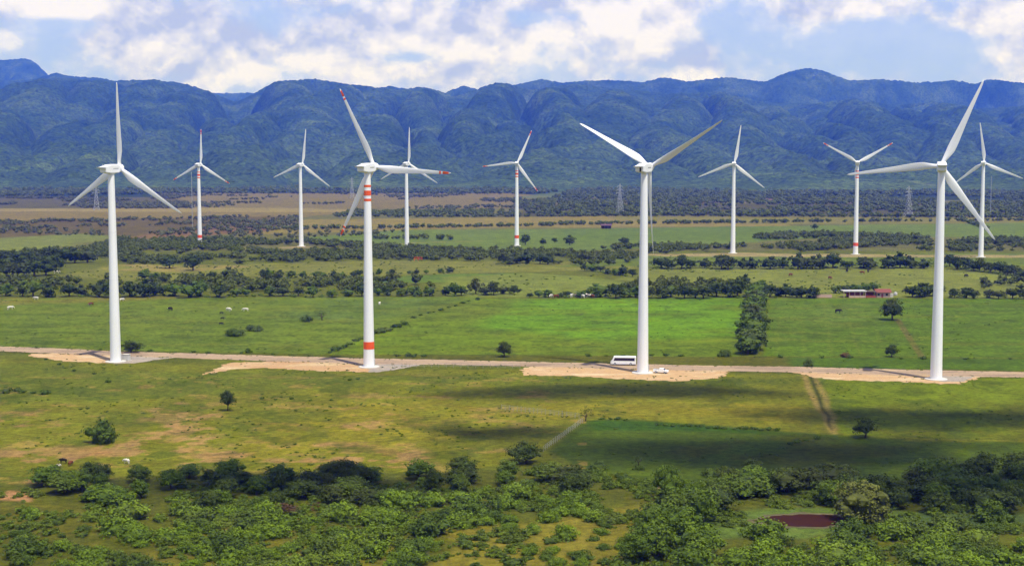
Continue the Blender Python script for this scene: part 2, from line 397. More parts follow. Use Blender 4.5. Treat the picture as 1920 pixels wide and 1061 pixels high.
    line([(1522, 704), (1534, 735), (1550, 780), (1560, 806)], .5, (60, 74, 30), .8, .5, 1.5)
    line([(1530, 704), (1548, 745), (1568, 806)], .8, (170, 150, 90), .7, .8, 1.5)
    line([(200, 715), (380, 702), (600, 712)], .6, (90, 108, 44), .5, .6)
    line([(1560, 812), (1700, 822), (2200, 832)], .6, (150, 150, 70), .5, .5, 2)
    # -- foreground scrubland
    area([(-400, 1400), (-400, 912), (80, 905), (300, 892), (820, 885), (1030, 872), (1300, 915), (1560, 905), (2300, 885), (2300, 1400)], (108, 118, 50), 1.5, wob=3)
    area([(830, 1400), (840, 990), (1130, 968), (1230, 930), (1230, 1400)], (152, 148, 72), 3, .9, wob=6, wl=14)
    area([(-300, 1010), (-300, 925), (60, 930), (230, 950), (180, 985), (60, 1020)], (120, 124, 54), 3, .8, wob=6, patch=(14, .4, .1))
    area([(150, 1100), (180, 960), (800, 960), (800, 1100)], (142, 140, 66), 4, .8, wob=8, wl=14, patch=(11, .46, .08))
    area([(0, 935), (20, 918), (75, 926), (70, 940)], (196, 150, 108), 1, .9, wob=2)
    area([(1310, 1010), (1310, 962), (1420, 956), (1600, 952), (1720, 962), (1860, 966), (1860, 975), (1700, 985), (1500, 1004)], (112, 142, 84), 1.5, .9, wob=3, wl=8)
    area([(1700, 990), (1720, 966), (2000, 962), (2000, 985)], (92, 118, 84), 2, .9, wob=3)
    area([(1212, 922), (1225, 912), (1250, 914), (1240, 924)], (206, 170, 140), .6, .95, wob=1.5)
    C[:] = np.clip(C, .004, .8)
    # gentle relief, flat where things stand
    Z = np.zeros_like(X)
    V = np.stack([X, Y, Z], -1)
    # outer skirt so that the same sheet reaches the horizon all round
    def pad(A, rows=True):
        return A
    xl = np.full((len(ys), 1), -14000.); xr = -xl
    Vx = np.concatenate([xl, X, xr], 1); Vy = np.concatenate([Y[:, :1], Y, Y[:, -1:]], 1)
    Cc = np.concatenate([C[:, :1], C, C[:, -1:]], 1)
    for sgn, yy in ((0, -1500.), (1, 14000.)):
        rx = Vx[:1] if sgn == 0 else Vx[-1:]
        if sgn == 0:
            Vx = np.concatenate([rx, Vx]); Vy = np.concatenate([np.full_like(rx, yy), Vy]); Cc = np.concatenate([Cc[:1], Cc])
        else:
            Vx = np.concatenate([Vx, rx]); Vy = np.concatenate([Vy, np.full_like(rx, yy)]); Cc = np.concatenate([Cc, Cc[-1:]])
    h, w = Vx.shape; idx = np.arange(h * w).reshape(h, w)
    F = np.stack([idx[:-1, :-1], idx[:-1, 1:], idx[1:, 1:], idx[1:, :-1]], -1).reshape(-1, 4)
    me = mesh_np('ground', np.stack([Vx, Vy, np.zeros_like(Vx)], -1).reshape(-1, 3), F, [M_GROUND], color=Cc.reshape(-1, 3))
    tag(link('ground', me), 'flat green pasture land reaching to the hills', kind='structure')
build_ground()

# ------------------------------------------------------------------ road and pads
def soil_mat(name, a, b, c):
    a, b, c = [tuple(v * 1.25 for v in q) for q in (a, b, c)]
    def f(t):
        p = t.n('ShaderNodeNewGeometry').outputs['Position']
        st = t.n('ShaderNodeMapping', {0: p, 3: (.35, 1., 1.)}).outputs[0]
        n = t.noise(st, .16, 5, .6, .4); m = t.noise(p, .9, 5, .65); k = t.noise(p, 4., 3)
        col = t.ramp(n, [(.32, a), (.5, b), (.68, c)])
        fct = t.math('MULTIPLY', t.mapr(m, .3, .7, .82, 1.14), t.mapr(k, .3, .7, .88, 1.1))
        return bsdf(t, t.n('ShaderNodeVectorMath', {0: col, 3: fct}, operation='SCALE').outputs[0], .95, .05, m, .2, .5)
    return mat(name, f)
M_ROAD = soil_mat('compacted_gravel', alb((176, 150, 124)), alb((206, 176, 146)), alb((216, 186, 142)))
M_SAND = soil_mat('sandy_soil', alb((232, 198, 150)), alb((222, 180, 130)), alb((246, 222, 180)))
M_GREY = soil_mat('grey_gravel', alb((176, 166, 152)), alb((190, 176, 160)), alb((206, 190, 168)))
M_ORANGE = soil_mat('reddish_soil', alb((214, 168, 118)), alb((218, 178, 130)), alb((240, 214, 168)))
M_TRACK = soil_mat('worn_track', alb((172, 148, 122)), alb((190, 164, 136)), alb((206, 178, 146)))
M_MUD = soil_mat('wet_mud', (.06, .055, .025), (.085, .075, .035), (.11, .095, .045))
def patch(name, poly, z, m, wob=1.2, label=None, step=1.1, seed=0):
    G = [Vector(gp(*q)) for q in poly]; P = []
    for a, b in zip(G, G[1:] + G[:1]):
        n = max(1, int((b - a).length / step)); P += [a.lerp(b, k / n) for k in range(n)]
    rr = random.Random(seed); ph = [rr.uniform(0, 6) for _ in range(5)]; V = []
    for i, p in enumerate(P):
        w = sum(math.sin(i * f + q) for f, q in zip((.31, .73, 1.27, 2.1, .11), ph)) / 3 * wob + rr.uniform(-.45, .45) * wob
        d = (P[(i + 1) % len(P)] - P[i - 1]).normalized(); V.append((p.x - d.y * w, p.y + d.x * w, z))
    me = bpy.data.meshes.new(name); me.from_pydata(V, [], [tuple(range(len(V)))]); me.materials.append(m)
    bm = bmesh.new(); bm.from_mesh(me)
    for f in bm.faces:
        if f.normal.z < 0: f.normal_flip()
    bmesh.ops.triangulate(bm, faces=bm.faces); bm.to_mesh(me); bm.free()
    return tag(link(name, me), label, kind='structure')
up = [(-700, 634), (-300, 643), (0, 649.5), (100, 653), (200, 658), (300, 661), (400, 664), (500, 667), (600, 669.5), (700, 672.5), (850, 675), (1000, 678.5), (1150, 682), (1300, 685), (1500, 688), (1700, 693), (1920, 698), (2300, 706), (2700, 714)]
dn = [(-700, 643), (-300, 652), (0, 659), (100, 662.5), (200, 667), (300, 670), (400, 673.5), (500, 677), (600, 680), (700, 683), (850, 684), (1000, 687.5), (1150, 691), (1300, 695), (1500, 698.5), (1700, 704), (1920, 708), (2300, 717), (2700, 725)]
patch('dirt_road', up + dn[::-1], .09, M_ROAD, .5, 'pale gravel service road running past the four near turbines', seed=1)
patch('sandy_pad', [(52, 667), (60, 663), (215, 664), (216, 680), (190, 681), (120, 677)], .05, M_SAND, 1., 'sandy pad left of the first near turbine', seed=2)
patch('gravel_pad', [(214, 664), (330, 664), (350, 668), (290, 675), (250, 681), (214, 682)], .06, M_GREY, .6, 'grey gravel pad around the first near turbine', seed=3)
patch('sandy_pad', [(383, 702), (432, 680), (560, 676), (695, 680), (694, 698), (600, 696), (500, 690), (445, 691)], .05, M_ORANGE, 1., 'reddish pad left of the red-banded near turbine', seed=4)
patch('gravel_pad', [(690, 679), (800, 682), (770, 688), (745, 692), (705, 698), (690, 698)], .06, M_GREY, .6, 'grey gravel pad right of the red-banded near turbine', seed=5)
patch('sandy_pad', [(972, 693), (1000, 687), (1366, 695), (1345, 709), (1270, 715), (1180, 712), (1100, 706), (990, 703)], .05, M_SAND, 1.2, 'wide sandy pad under the third near turbine', seed=6)
patch('sandy_pad', [(1480, 697), (1840, 703), (1825, 712), (1800, 721), (1700, 716), (1600, 713), (1540, 710)], .05, M_SAND, 1.2, 'sandy pad under the rightmost near turbine', seed=7)
patch('gravel_pad', [(1755, 703), (1830, 706), (1805, 715), (1770, 716), (1750, 713)], .065, M_GREY, .5, 'grey gravel beside the rightmost near turbine', seed=8)
mid = lambda f: [(a[0], a[1] + (b[1] - a[1]) * f) for a, b in zip(up, dn)]
patch('wheel_track', mid(.28) + mid(.46)[::-1], .115, M_TRACK, .35, 'greyer worn wheel track along the far side of the road', seed=11)
patch('wheel_track', mid(.58) + mid(.76)[::-1], .115, M_TRACK, .35, 'greyer worn wheel track along the near side of the road', seed=12)
# pond
patch('mud_bank', [(1402, 976), (1434, 965), (1500, 961), (1574, 963), (1598, 975), (1584, 987), (1530, 992), (1452, 990)], .05, M_MUD, .5, 'muddy rim of the pond', .8, seed=9)
def _water(t):
    p = t.n('ShaderNodeNewGeometry').outputs['Position']
    n = t.noise(p, 1.3, 3); k = t.noise(p, .12, 3)
    return bsdf(t, t.mix(k, (.030, .008, .003), (.045, .013, .005)), .6, .03, n, .03, .3)
M_WATER = mat('brown_water', _water)
patch('pond_water', [(1410, 976), (1440, 968), (1500, 964.5), (1570, 966), (1588, 975), (1576, 983), (1530, 988), (1460, 986)], .09, M_WATER, .35, 'small reddish brown muddy pond among the scrub at lower right', .8, seed=10)

# ------------------------------------------------------------------ mountains
def build_mountains():
    NS = 1400
    s = np.linspace(-.46, .46, NS); ys = np.concatenate([np.geomspace(2850, 8600, 900), np.geomspace(8620, 13200, 170)]); NY = len(ys)
    Y, S = np.meshgrid(ys, s, indexing='ij'); X = S * Y
    spx = 960 + FPX * s * (cP + 0.13 * sP)
    def crest(pts):
        xs, yy = zip(*pts); p = np.interp(spx, xs, yy)
        k = np.hanning(21); k /= k.sum(); return np.convolve(np.pad(p, 10, 'edge'), k, 'valid')
    L = [
     (7900, 3250, [(-300, 200), (0, 181), (60, 152), (100, 146), (130, 147), (180, 151), (230, 152), (280, 150), (330, 154), (370, 163), (410, 178), (440, 192), (470, 180), (500, 163), (530, 152), (590, 149), (650, 158), (700, 164), (745, 168), (790, 164), (820, 170), (850, 182), (880, 172), (930, 154), (965, 160), (1000, 170), (1040, 163), (1080, 158), (1150, 166), (1250, 176), (1350, 172), (1420, 190), (1520, 196), (1600, 184), (1680, 198), (1760, 190), (1830, 205), (1920, 198), (2200, 200)], 520, 600),
     (9600, 8300, [(-300, 150), (60, 150), (105, 136), (135, 144), (200, 148), (260, 165), (320, 205), (640, 205), (700, 166), (735, 161), (775, 170), (835, 176), (868, 160), (905, 170), (975, 158), (1015, 147), (1055, 155), (1100, 151), (1160, 150), (1200, 155), (1245, 145), (1290, 152), (1360, 145), (1400, 150), (1432, 155), (1470, 137), (1512, 127), (1550, 135), (1592, 152), (1650, 149), (1720, 155), (1790, 151), (1830, 158), (1855, 148), (1900, 155), (1960, 158), (2200, 160)], 300, 700),
     (12000, 10400, [(-300, 118), (-50, 113), (0, 112), (55, 110), (72, 120), (90, 140), (120, 165), (200, 175), (2200, 175)], 200, 900),
    ]
    H = np.full(X.shape, -3.)
    warp = (fbm(X / 500, Y / 500, 3) - .5) * 260
    rid = np.clip(np.abs(2 * fbm((X + warp) / 760, Y / 2000 + 5, 2, .35) - 1) * 3.4, 0, 1) ** .7       # rounded spurs with sharp valleys
    rid2 = np.clip(np.abs(2 * fbm((X + warp) / 260 + 31, Y / 700 + 5, 2, .4) - 1) * 3.2, 0, 1) ** .7
    for yc0, y00, pts, dcr, back in L:
        P = crest(pts)
        yc = yc0 + dcr * (fbm(s * 22 + yc0, s * 0 + 2.2, 3) - .5) * 2
        y0 = y00 + 260 * (fbm(s * 30 + 7, s * 0 + yc0, 3) - .5)
        zc = CZ + slope(P) * yc
        t = (Y - y0) / (yc - y0)
        tt = np.clip(t, 0, 1)
        prof = .55 * np.sin(tt * np.pi / 2) ** 1.1 + .45 * tt if yc0 > 8000 else tt ** 1.7
        h = zc * prof
        w = np.clip(4 * tt * (1 - tt), 0, 1) ** .7
        h = h * (1 - w * (.66 * (1 - rid) + .12 * (1 - rid2)))
        h = np.where(t > 1, zc * np.exp(-((Y - yc) / back) ** 2), h)
        h = np.where(t < 0, -3, h)
        H = np.maximum(H, h)
    # rounded wooded domes standing one in front of the other, each running down towards the plain
    rr = np.random.RandomState(12)
    D = [(px_, py_, hw, 7300, 4700) for px_, py_, hw in ((-60, 190, 110), (85, 149, 120), (205, 152, 95), (300, 152, 110), (375, 170, 70), (548, 153, 100), (640, 162, 90), (725, 176, 60), (798, 168, 58), (930, 158, 78), (1040, 166, 85), (1150, 170, 90), (1255, 180, 80), (1350, 176, 85), (1450, 200, 80), (1600, 188, 90), (1700, 204, 75), (1775, 195, 75), (1910, 201, 85), (2040, 200, 100))]
    D += [(px_, py_, hw, 5900, 4000) for px_, py_, hw in ((20, 208, 80), (140, 226, 75), (255, 205, 70), (345, 232, 70), (430, 222, 62), (515, 210, 70), (610, 232, 72), (705, 214, 64), (790, 236, 60), (870, 212, 66), (965, 226, 66), (1055, 214, 66), (1140, 236, 64), (1225, 222, 70), (1320, 238, 66), (1400, 226, 60), (1490, 248, 68), (1575, 232, 62), (1660, 244, 66), (1745, 230, 66), (1840, 246, 66), (1940, 236, 70))]
    D += [(x_ + rr.uniform(-18, 18), rr.uniform(262, 300) + (18 if x_ > 1300 else 0), rr.uniform(52, 78), 4650, 3320) for x_ in range(-40, 2040, 84)]
    wn = fbm(X / 420 + 3, Y / 420, 3, .5) - .5; wn2 = fbm(X / 130 + 3, Y / 150, 2, .5) - .5
    for px_, py_, hw, yc0, y00 in D:
        yc = yc0 + rr.uniform(-350, 350); y0 = y00 + rr.uniform(-150, 150); zc = CZ + slope(py_) * yc; w = hw / FPX * yc * 1.02; drift = rr.uniform(-.22, .22)
        t = (Y - y0) / (yc - y0); tt = np.clip(t, 0, 1)
        xc = (px_ - 960) / FPX * yc
        u = (X - xc * (Y / yc) ** .6 - drift * (yc - Y) * sstep(yc, y0, Y) + wn * 230 + wn2 * 40) / (w * (1.25 - .35 * tt))
        h = zc * (.80 * np.sin(tt * np.pi / 2) ** 1.15 + .20 * tt) * np.clip(1 - np.abs(u) ** 2.0 * .86, 0, 1)
        h = np.where(t > 1, h * np.exp(-((Y - yc) / 520) ** 2), h)
        H = np.maximum(H, np.where((t < 0) | (np.abs(u) > 1.27), -3, h))
    rise = sstep(1150, 1500, spx)[None, :] * np.clip((Y - 2900) / 600, 0, 1) * 30 + np.clip((Y - 3000) / 400, 0, 1) * 8
    H = np.maximum(H, np.where(Y > 2900, rise - 1.5, -3))
    H = np.where(Y < 2900, -3., H); amp = sstep(5, 40, H)
    H = H + amp * ((fbm(X / 34, Y / 40, 2) - .5) * 9 + (vnoise(X / 14., Y / 20.) - .5) * 9 + (fbm(X / 170, Y / 170, 2) - .5) * 8)
    idx = np.arange(NS * NY).reshape(NY, NS)
    F = np.stack([idx[:-1, :-1], idx[:-1, 1:], idx[1:, 1:], idx[1:, :-1]], -1).reshape(-1, 4)
    def f(t):
        p = t.n('ShaderNodeNewGeometry').outputs['Position']
        a = t.noise(p, .004, 5, .55, .4); b = t.noise(p, .075, 4, .75); z = t.n('ShaderNodeSeparateXYZ', {0: p}).outputs[2]
        c = t.ramp(a, [(.34, (.017, .032, .006)), (.52, (.028, .048, .009)), (.70, (.055, .078, .014))])
        low = t.mapr(z, 10, 160, .15, 0)
        c = t.mix(low, c, (.10, .13, .05))
        c = t.n('ShaderNodeVectorMath', {0: c, 3: t.mapr(b, .36, .64, .25, 1.85)}, operation='SCALE').outputs[0]
        cl = t.mapr(t.noise(t.n('ShaderNodeMapping', {0: p, 3: (1, .4, .4)}).outputs[0], .0035, 3, .5), .68, .72, 0, .3)
        lowm = t.mapr(z, 12, 50, 1, 0)
        c = t.mix(t.math('MULTIPLY', cl, lowm), c, (.24, .25, .12))
        return bsdf(t, c, .95, .03, b, 2.5, .6)
    me = mesh_np('mountain_range', np.stack([X, Y, H], -1).reshape(-1, 3), F, [mat('forested_slope', f)], smooth=True)
    tag(link('mountain_range', me), 'range of rounded forested mountains across the background', kind='structure')
build_mountains()

# ------------------------------------------------------------------ turbines
def blade_section(r, ring=20, grow=1.):
    # chord / thickness / twist along the span, root is round
    f = r / 28.2
    ch = np.interp(f, [0, .035, .07, .13, .20, .28, .45, .65, .85, .96, .99, 1], [1.25, 1.25, 1.35, 1.95, 2.5, 2.45, 1.9, 1.35, .92, .62, .38, .10])
    th = np.interp(f, [0, .04, .10, .20, .35, .6, 1], [1.25, 1.25, 1.05, .66, .40, .22, .03])
    tw = R(np.interp(f, [0, .1, .2, .5, 1], [14, 14, 10, 4, 0]))
    k = np.interp(f, [.03, .16], [0, 1]); pts = []
    for i in range(ring):
        a = 2 * math.pi * i / ring; x = math.cos(a); y = math.sin(a)
        # circle -> teardrop with its thick end at -x (leading edge), tail at +x
        ex = (x + 1) / 2
        yy = y * (1 - k * .75 * ex ** 1.3)
        cx = ch * (.5 * x + k * .18); cy = th * .5 * yy
        cx *= grow; cy = cy * grow + (0.004 if grow > 1 and cy > 0 else (-.004 if grow > 1 else 0))
        pts.append((cx * math.cos(tw) + cy * math.sin(tw), -cx * math.sin(tw) + cy * math.cos(tw) + .9 * f * f, r))
    return pts
def seg_mesh(name, r0, r1, n, m, grow=1.):
    mb = MB(); mb.rings([blade_section(r0 + (r1 - r0) * i / (n - 1), grow=grow) for i in range(n)]); o = mb.build(name, m, smooth=True)
    me = o.data; bpy.data.objects.remove(o); return me
ME_BLADE = seg_mesh('blade', .55, 28.2, 46, M_WHITE)
BANDS = [seg_mesh('red_tip_band', 24.05, 24.7, 3, M_RED, 1.05), seg_mesh('red_tip_band', 25.3, 27.45, 5, M_RED, 1.06)]
def lathe(prof, n, m, name, axis='Z', parent=None, smooth=R(40)):
    mb = MB(); rr = []
    for r, z in prof:
        rr.append([(r * math.cos(2 * math.pi * k / n), r * math.sin(2 * math.pi * k / n), z) if axis == 'Z' else (r * math.cos(2 * math.pi * k / n), z, r * math.sin(2 * math.pi * k / n)) for k in range(n)])
    mb.rings(rr); return mb.build(name, m, parent, smooth=smooth)
def tmesh(fn):
    o = fn(); me = o.data; bpy.data.objects.remove(o); return me
def tower_prof(H):
    p = [(1.86, 0), (1.86, .25), (1.80, .3)]
    for z in (14, 28, 44, H): 
        r = 1.80 + (1.04 - 1.80) * z / H
        p += [(r, z - .12), (r + .035, z - .1), (r + .035, z), (r, z + .02)]
    return p[:-1]
def trad(z, H): return 1.80 + (1.04 - 1.80) * z / H
def nac_mesh():
    # side profile (y forward, z up) of the housing, roof sloping down to a thin lip at the rear
    top = [(-4.9, .72), (-3.0, 1.05), (-1.2, 1.50), (1.4, 1.55), (2.75, 1.25), (3.15, .8)]
    bot = [(3.15, -.9), (2.5, -1.35), (-.9, -1.45), (-3.3, -1.1), (-3.75, -.9), (-3.75, .30), (-4.9, .45)]
    P = top + bot; mb = MB(); xs = [(-1.35, .86), (-1.22, 1.), (1.22, 1.), (1.35, .86)]
    cz = .05; rings = []
    for x, k in xs: rings.append([(x, y * (.99 if k < 1 else 1), cz + (z - cz) * k) for y, z in P])
    mb.rings(rings, cap=True); return mb.build('nacelle', M_WHITE, bevel=.05)
ME_NAC = tmesh(nac_mesh)
ME_LIP = tmesh(lambda: (lambda m: (m.box((0, -4.6, .70), (2.9, 1.4, .10)), m.box((-.6, -3.2, 1.25), (.08, .08, .7)), m.box((.6, -3.2, 1.25), (.08, .08, .7)), m.box((0, -3.2, 1.62), (1.5, .06, .06)), m.build('wind_sensor_rail', M_STEEL))[-1])(MB()))
ME_MARK = tmesh(lambda: (lambda m: ([m.box((1.375, 1.9 - k * .34, .12), (.02, .20, .30 if k % 3 else .42)) for k in range(7)], m.build('side_lettering', M_GREYMARK))[-1])(MB()))
ME_HUB = tmesh(lambda: lathe([(.05, -1.05), (1.15, -1.0), (1.32, -.6), (1.34, .2), (1.15, .9), (.75, 1.4), (.3, 1.68), (.04, 1.74)], 24, M_WHITE, 'hub', 'Y'))
ME_BASE = tmesh(lambda: lathe([(.1, 0.02), (3.4, 0.02), (3.4, .22), (3.2, .32), (.1, .32)], 32, M_CONC, 'foundation'))
T_ = {}
def tower_meshes(H):
    if H not in T_:
        T_[H] = (tmesh(lambda: lathe(tower_prof(H), 40, M_WHITE, 'tower')),
                 [tmesh(lambda a=a, b=b: lathe([(trad(a, H) - .1, a), (trad(a, H) + .045, a), (trad(b, H) + .045, b), (trad(b, H) - .1, b)], 40, M_RED, 'red_band')) for a, b in ((6.0, 8.4), (54.0, 54.8), (55.8, 57.4), (58.5, 59.2))])
    return T_[H]
ME_DOOR = tmesh(lambda: (lambda m: (m.box((0, 0, 0), (1.0, .18, 2.2)), m.build('door', M_BOX, bevel=.03))[-1])(MB()))
ME_HATCH = tmesh(lambda: (lambda m: (m.box((.35, -3.77, -.35), (.55, .06, 1.35)), m.build('open_rear_hatch', M_DARK))[-1])(MB()))
def turbine(base, hubz, yaw, phase, red, label, grp, pitch=0., hatch=False, gust=0.):
    x, y = gp(*base); H = 63.3
    root = empty('wind_turbine', (x, y, 0), -R(yaw)); tag(root, label, 'wind turbine', grp)
    f = link('foundation', ME_BASE, root)
    tw, bands = tower_meshes(H); t = link('tower', tw, root); t.location.z = .0; t.scale.z = (hubz - 1.35) / H
    if red:
        for b in bands: link('red_band', b, t)
    d = link('door', ME_DOOR, t); a = R(35); d.location = (1.86 * math.cos(a), 1.86 * math.sin(a), 1.6); d.rotation_euler = (0, 0, a - R(90))
    n = link('nacelle', ME_NAC, root); n.location = (0, 0, hubz); n.rotation_euler = (R(2), 0, 0)
    link('sensor_rail', ME_LIP, n); link('side_lettering', ME_MARK, n)
    if hatch: link('open_rear_hatch', ME_HATCH, n)
    TI = Matrix.Rotation(R(5), 4, 'X'); o = 4.15
    hp = Vector((0, o * math.cos(R(5)), hubz + o * math.sin(R(5))))
    h = link('hub', ME_HUB, root); h.matrix_local = Matrix.Translation(hp) @ TI
    for k in range(3):
        b = link('blade', ME_BLADE, root)
        b.matrix_local = Matrix.Translation(hp) @ TI @ Matrix.Rotation(R(phase + 120 * k), 4, 'Y') @ Matrix.Rotation(R(pitch), 4, 'Z')
        if red:
            for q in BANDS: link('red_tip_band', q, b)
    return root
GN, GF = 'large white wind turbines along the dirt road', 'smaller white wind turbines in the far row'
turbine((217, 678), 64.2, 26, 2, False, 'leftmost big white turbine by the road, blade straight up, grey cabinet at its foot', GN)
turbine((692, 688), 64.6, 28, 94, True, 'big turbine by the road with red bands and red blade tips', GN)
turbine((1205, 699), 64.6, 30, 61, False, 'big white turbine between white bus and pickup, dark hatch in its nacelle', GN, pitch=52, hatch=True)
turbine((1755, 711), 65.0, 15, 24, False, 'rightmost big white turbine by the road, one blade pointing left', GN)
turbine((375, 460), 64.2, 12, 3, True, 'leftmost far turbine, red-banded, just right of the leftmost big turbine', GF)
turbine((565, 462), 64.2, 16, 8, False, 'plain white far turbine left of the big red-banded turbine', GF)
turbine((763, 464), 65, 20, 3, False, 'plain white far turbine partly behind a blade of the big red-banded turbine', GF)
turbine((969, 461), 65.3, 4, 24, True, 'red-tipped far turbine in the middle with one blade pointing left', GF)
turbine((1374, 475), 65, 12, 9, False, 'plain white far turbine right of the big turbine with the bus', GF)
turbine((1604, 477), 65.8, 12, 60, True, 'red-tipped far turbine with two blades raised in a V', GF)
turbine((1839, 482), 65.6, 24, -7, False, 'plain white far turbine behind the rightmost big turbine', GF)

# cabinet at the foot of the first turbine
x, y = gp(237, 676); c = empty('transformer_cabinet', (x, y, 0), R(-20)); tag(c, 'grey box-shaped transformer cabinet at the foot of the leftmost big turbine', 'cabinet')
m = MB(); m.box((0, 0, .1), (2.8, 2.0, .2)); m.build('plinth', M_CONC, c)
m = MB(); m.box((0, 0, 1.15), (2.3, 1.6, 1.9)); m.build('body', M_BOX, c, bevel=.05)
m = MB(); m.box((0, 0, 2.16), (2.5, 1.8, .12)); m.build('lid', M_CONC, c, bevel=.03)
for s_ in (-1, 1):
    m = MB(); m.box((s_ * .55, -.82, 1.15), (1.0, .05, 1.6)); m.build('door', M_BOX, c)

# ------------------------------------------------------------------ bus and pickup
def wheel(parent, x, y, r=.48, w=.3):
    m = MB(); n = 20
    m.rings([[(x + r * k * math.cos(2 * math.pi * j / n), y + dy, r + r * k * math.sin(2 * math.pi * j / n)) for j in range(n)] for k, dy in ((.9, -w / 2), (1, -w / 2 + .05), (1, w / 2 - .05), (.9, w / 2))])
    o = m.build('wheel', M_TYRE, parent, smooth=R(40))
    m = MB(); m.rings([[(x + r * .55 * math.cos(2 * math.pi * j / n), y + dy, r + r * .55 * math.sin(2 * math.pi * j / n)) for j in range(n)] for dy in (-w / 2 - .02, w / 2 + .02)]); m.build('rim', M_STEEL, o)
def profile_body(m, P, w, bev=.85):
    rings = [[(x, yy, 1.0 + (z - 1.0) * k if z > 1 else z) for x, z in P] for yy, k in ((-w / 2, .97), (-w / 2 + .12, 1.), (w / 2 - .12, 1.), (w / 2, .97))]
    m.rings(rings)
bx, by = gp(1169, 684.5)
bus = empty('bus', (bx, by, .09), R(-6)); bus.scale = (.92, .92, .92); tag(bus, 'white passenger bus with dark side windows parked behind the third near turbine', 'bus')
m = MB(); profile_body(m, [(-4.35, .45), (-4.55, 1.2), (-4.15, 1.75), (-3.5, 3.0), (-3.2, 3.15), (4.3, 3.15), (4.45, 3.0), (4.5, .5)], 2.45); m.build('body', M_WHITE, bus, smooth=R(35))
for s_ in (-1, 1):
    m = MB(); yy = s_ * 1.235
    m.add([(-3.55, yy, 1.62), (4.0, yy, 1.62), (4.0, yy, 2.72), (-3.1, yy, 2.72), (-3.55, yy - s_ * .05, 1.62), (4.0, yy - s_ * .05, 1.62), (4.0, yy - s_ * .05, 2.72), (-3.1, yy - s_ * .05, 2.72)], [(0, 1, 2, 3), (7, 6, 5, 4), (0, 4, 5, 1), (1, 5, 6, 2), (2, 6, 7, 3), (3, 7, 4, 0)])
    w_ = m.build('side_window', M_GLASS, bus)
    m = MB()
    for xx in (-2.2, -.9, .4, 1.7, 3.0): m.box((xx, yy + s_ * .012, 2.17), (.07, .03, .9))
    m.build('window_divider', M_WHITE if s_ > 0 else M_GLASS, w_)
m = MB(); m.add([(-4.20, -1.05, 1.85), (-4.20, 1.05, 1.85), (-3.60, 1.0, 2.9), (-3.60, -1.0, 2.9), (-4.12, -1.05, 1.85), (-4.12, 1.05, 1.85), (-3.52, 1.0, 2.9), (-3.52, -1.0, 2.9)], [(0, 1, 2, 3), (7, 6, 5, 4), (0, 4, 5, 1), (1, 5, 6, 2), (2, 6, 7, 3), (3, 7, 4, 0)]); m.build('windscreen', M_GLASS, bus)
m = MB(); m.box((4.51, 0, 2.2), (.04, 1.9, .8)); m.build('rear_window', M_GLASS, bus)
m = MB(); m.box((0, 0, .52), (8.3, 2.3, .25)); m.build('dark_skirt', M_TYRE, bus)
m = MB(); m.box((-4.6, 0, .62), (.18, 2.3, .28)); m.build('bumper', M_BOX, bus, bevel=.04)
m = MB(); m.box((1.5, 0, 3.2), (1.6, 1.3, .14)); m.build('roof_vent', M_WHITE, bus, bevel=.04)
for s_ in (-1, 1):
    m = MB(); m.box((-4.56, s_ * .9, .98), (.08, .3, .22)); m.build('headlight', M_LAMP, bus)
    m = MB(); m.box((4.52, s_ * .95, 1.0), (.05, .2, .4)); m.build('tail_light', M_TAIL, bus)
    m = MB(); m.box((-3.95, s_ * 1.42, 2.25), (.08, .2, .38)); m.build('wing_mirror', M_TYRE, bus)
    wheel(bus, -3.0, s_ * 1.1); wheel(bus, 2.6, s_ * 1.1)
tx, ty = gp(1239, 699.5)
pk = empty('pickup_truck', (tx, ty, .06), R(-24)); tag(pk, 'white pickup truck parked right of the third near turbine', 'pickup')
m = MB(); profile_body(m, [(-2.3, .42), (-2.35, .95), (2.25, .98), (2.35, .85), (2.35, .45)], 1.7); m.build('body', M_WHITE, pk, smooth=R(35))
m = MB(); profile_body(m, [(-.55, .96), (-.35, 1.55), (.9, 1.58), (1.45, .98)], 1.55); cabn = m.build('cab', M_WHITE, pk, smooth=R(35))
for s_ in (-1, 1):
    m = MB(); m.box((.4, s_ * .755, 1.27), (1.25, .03, .34), taper=.9); m.build('side_window', M_GLASS, cabn)
m = MB(); m.add([(1.36, -.68, 1.06), (1.36, .68, 1.06), (.97, .62, 1.52), (.97, -.62, 1.52), (1.40, -.68, 1.06), (1.40, .68, 1.06), (1.01, .62, 1.52), (1.01, -.62, 1.52)], [(3, 2, 1, 0), (4, 5, 6, 7), (0, 1, 5, 4), (1, 2, 6, 5), (2, 3, 7, 6), (3, 0, 4, 7)]); m.build('windscreen', M_GLASS, cabn)
m = MB(); m.box((-1.45, 0, 1.0), (1.55, 1.35, .05)); m.build('load_bed', M_TYRE, pk)
m = MB(); [m.box((-1.45, s_ * .76, 1.08), (1.7, .08, .22)) for s_ in (-1, 1)]; m.box((-2.3, 0, 1.08), (.08, 1.55, .22)); m.build('bed_side', M_WHITE, pk)
for s_ in (-1, 1):
    m = MB(); m.box((2.36, s_ * .62, .78), (.05, .3, .18)); m.build('headlight', M_LAMP, pk)
    m = MB(); m.box((-2.37, s_ * .72, .78), (.05, .14, .25)); m.build('tail_light', M_TAIL, pk)
    wheel(pk, 1.5, s_ * .76, .36, .22); wheel(pk, -1.4, s_ * .76, .36, .22)

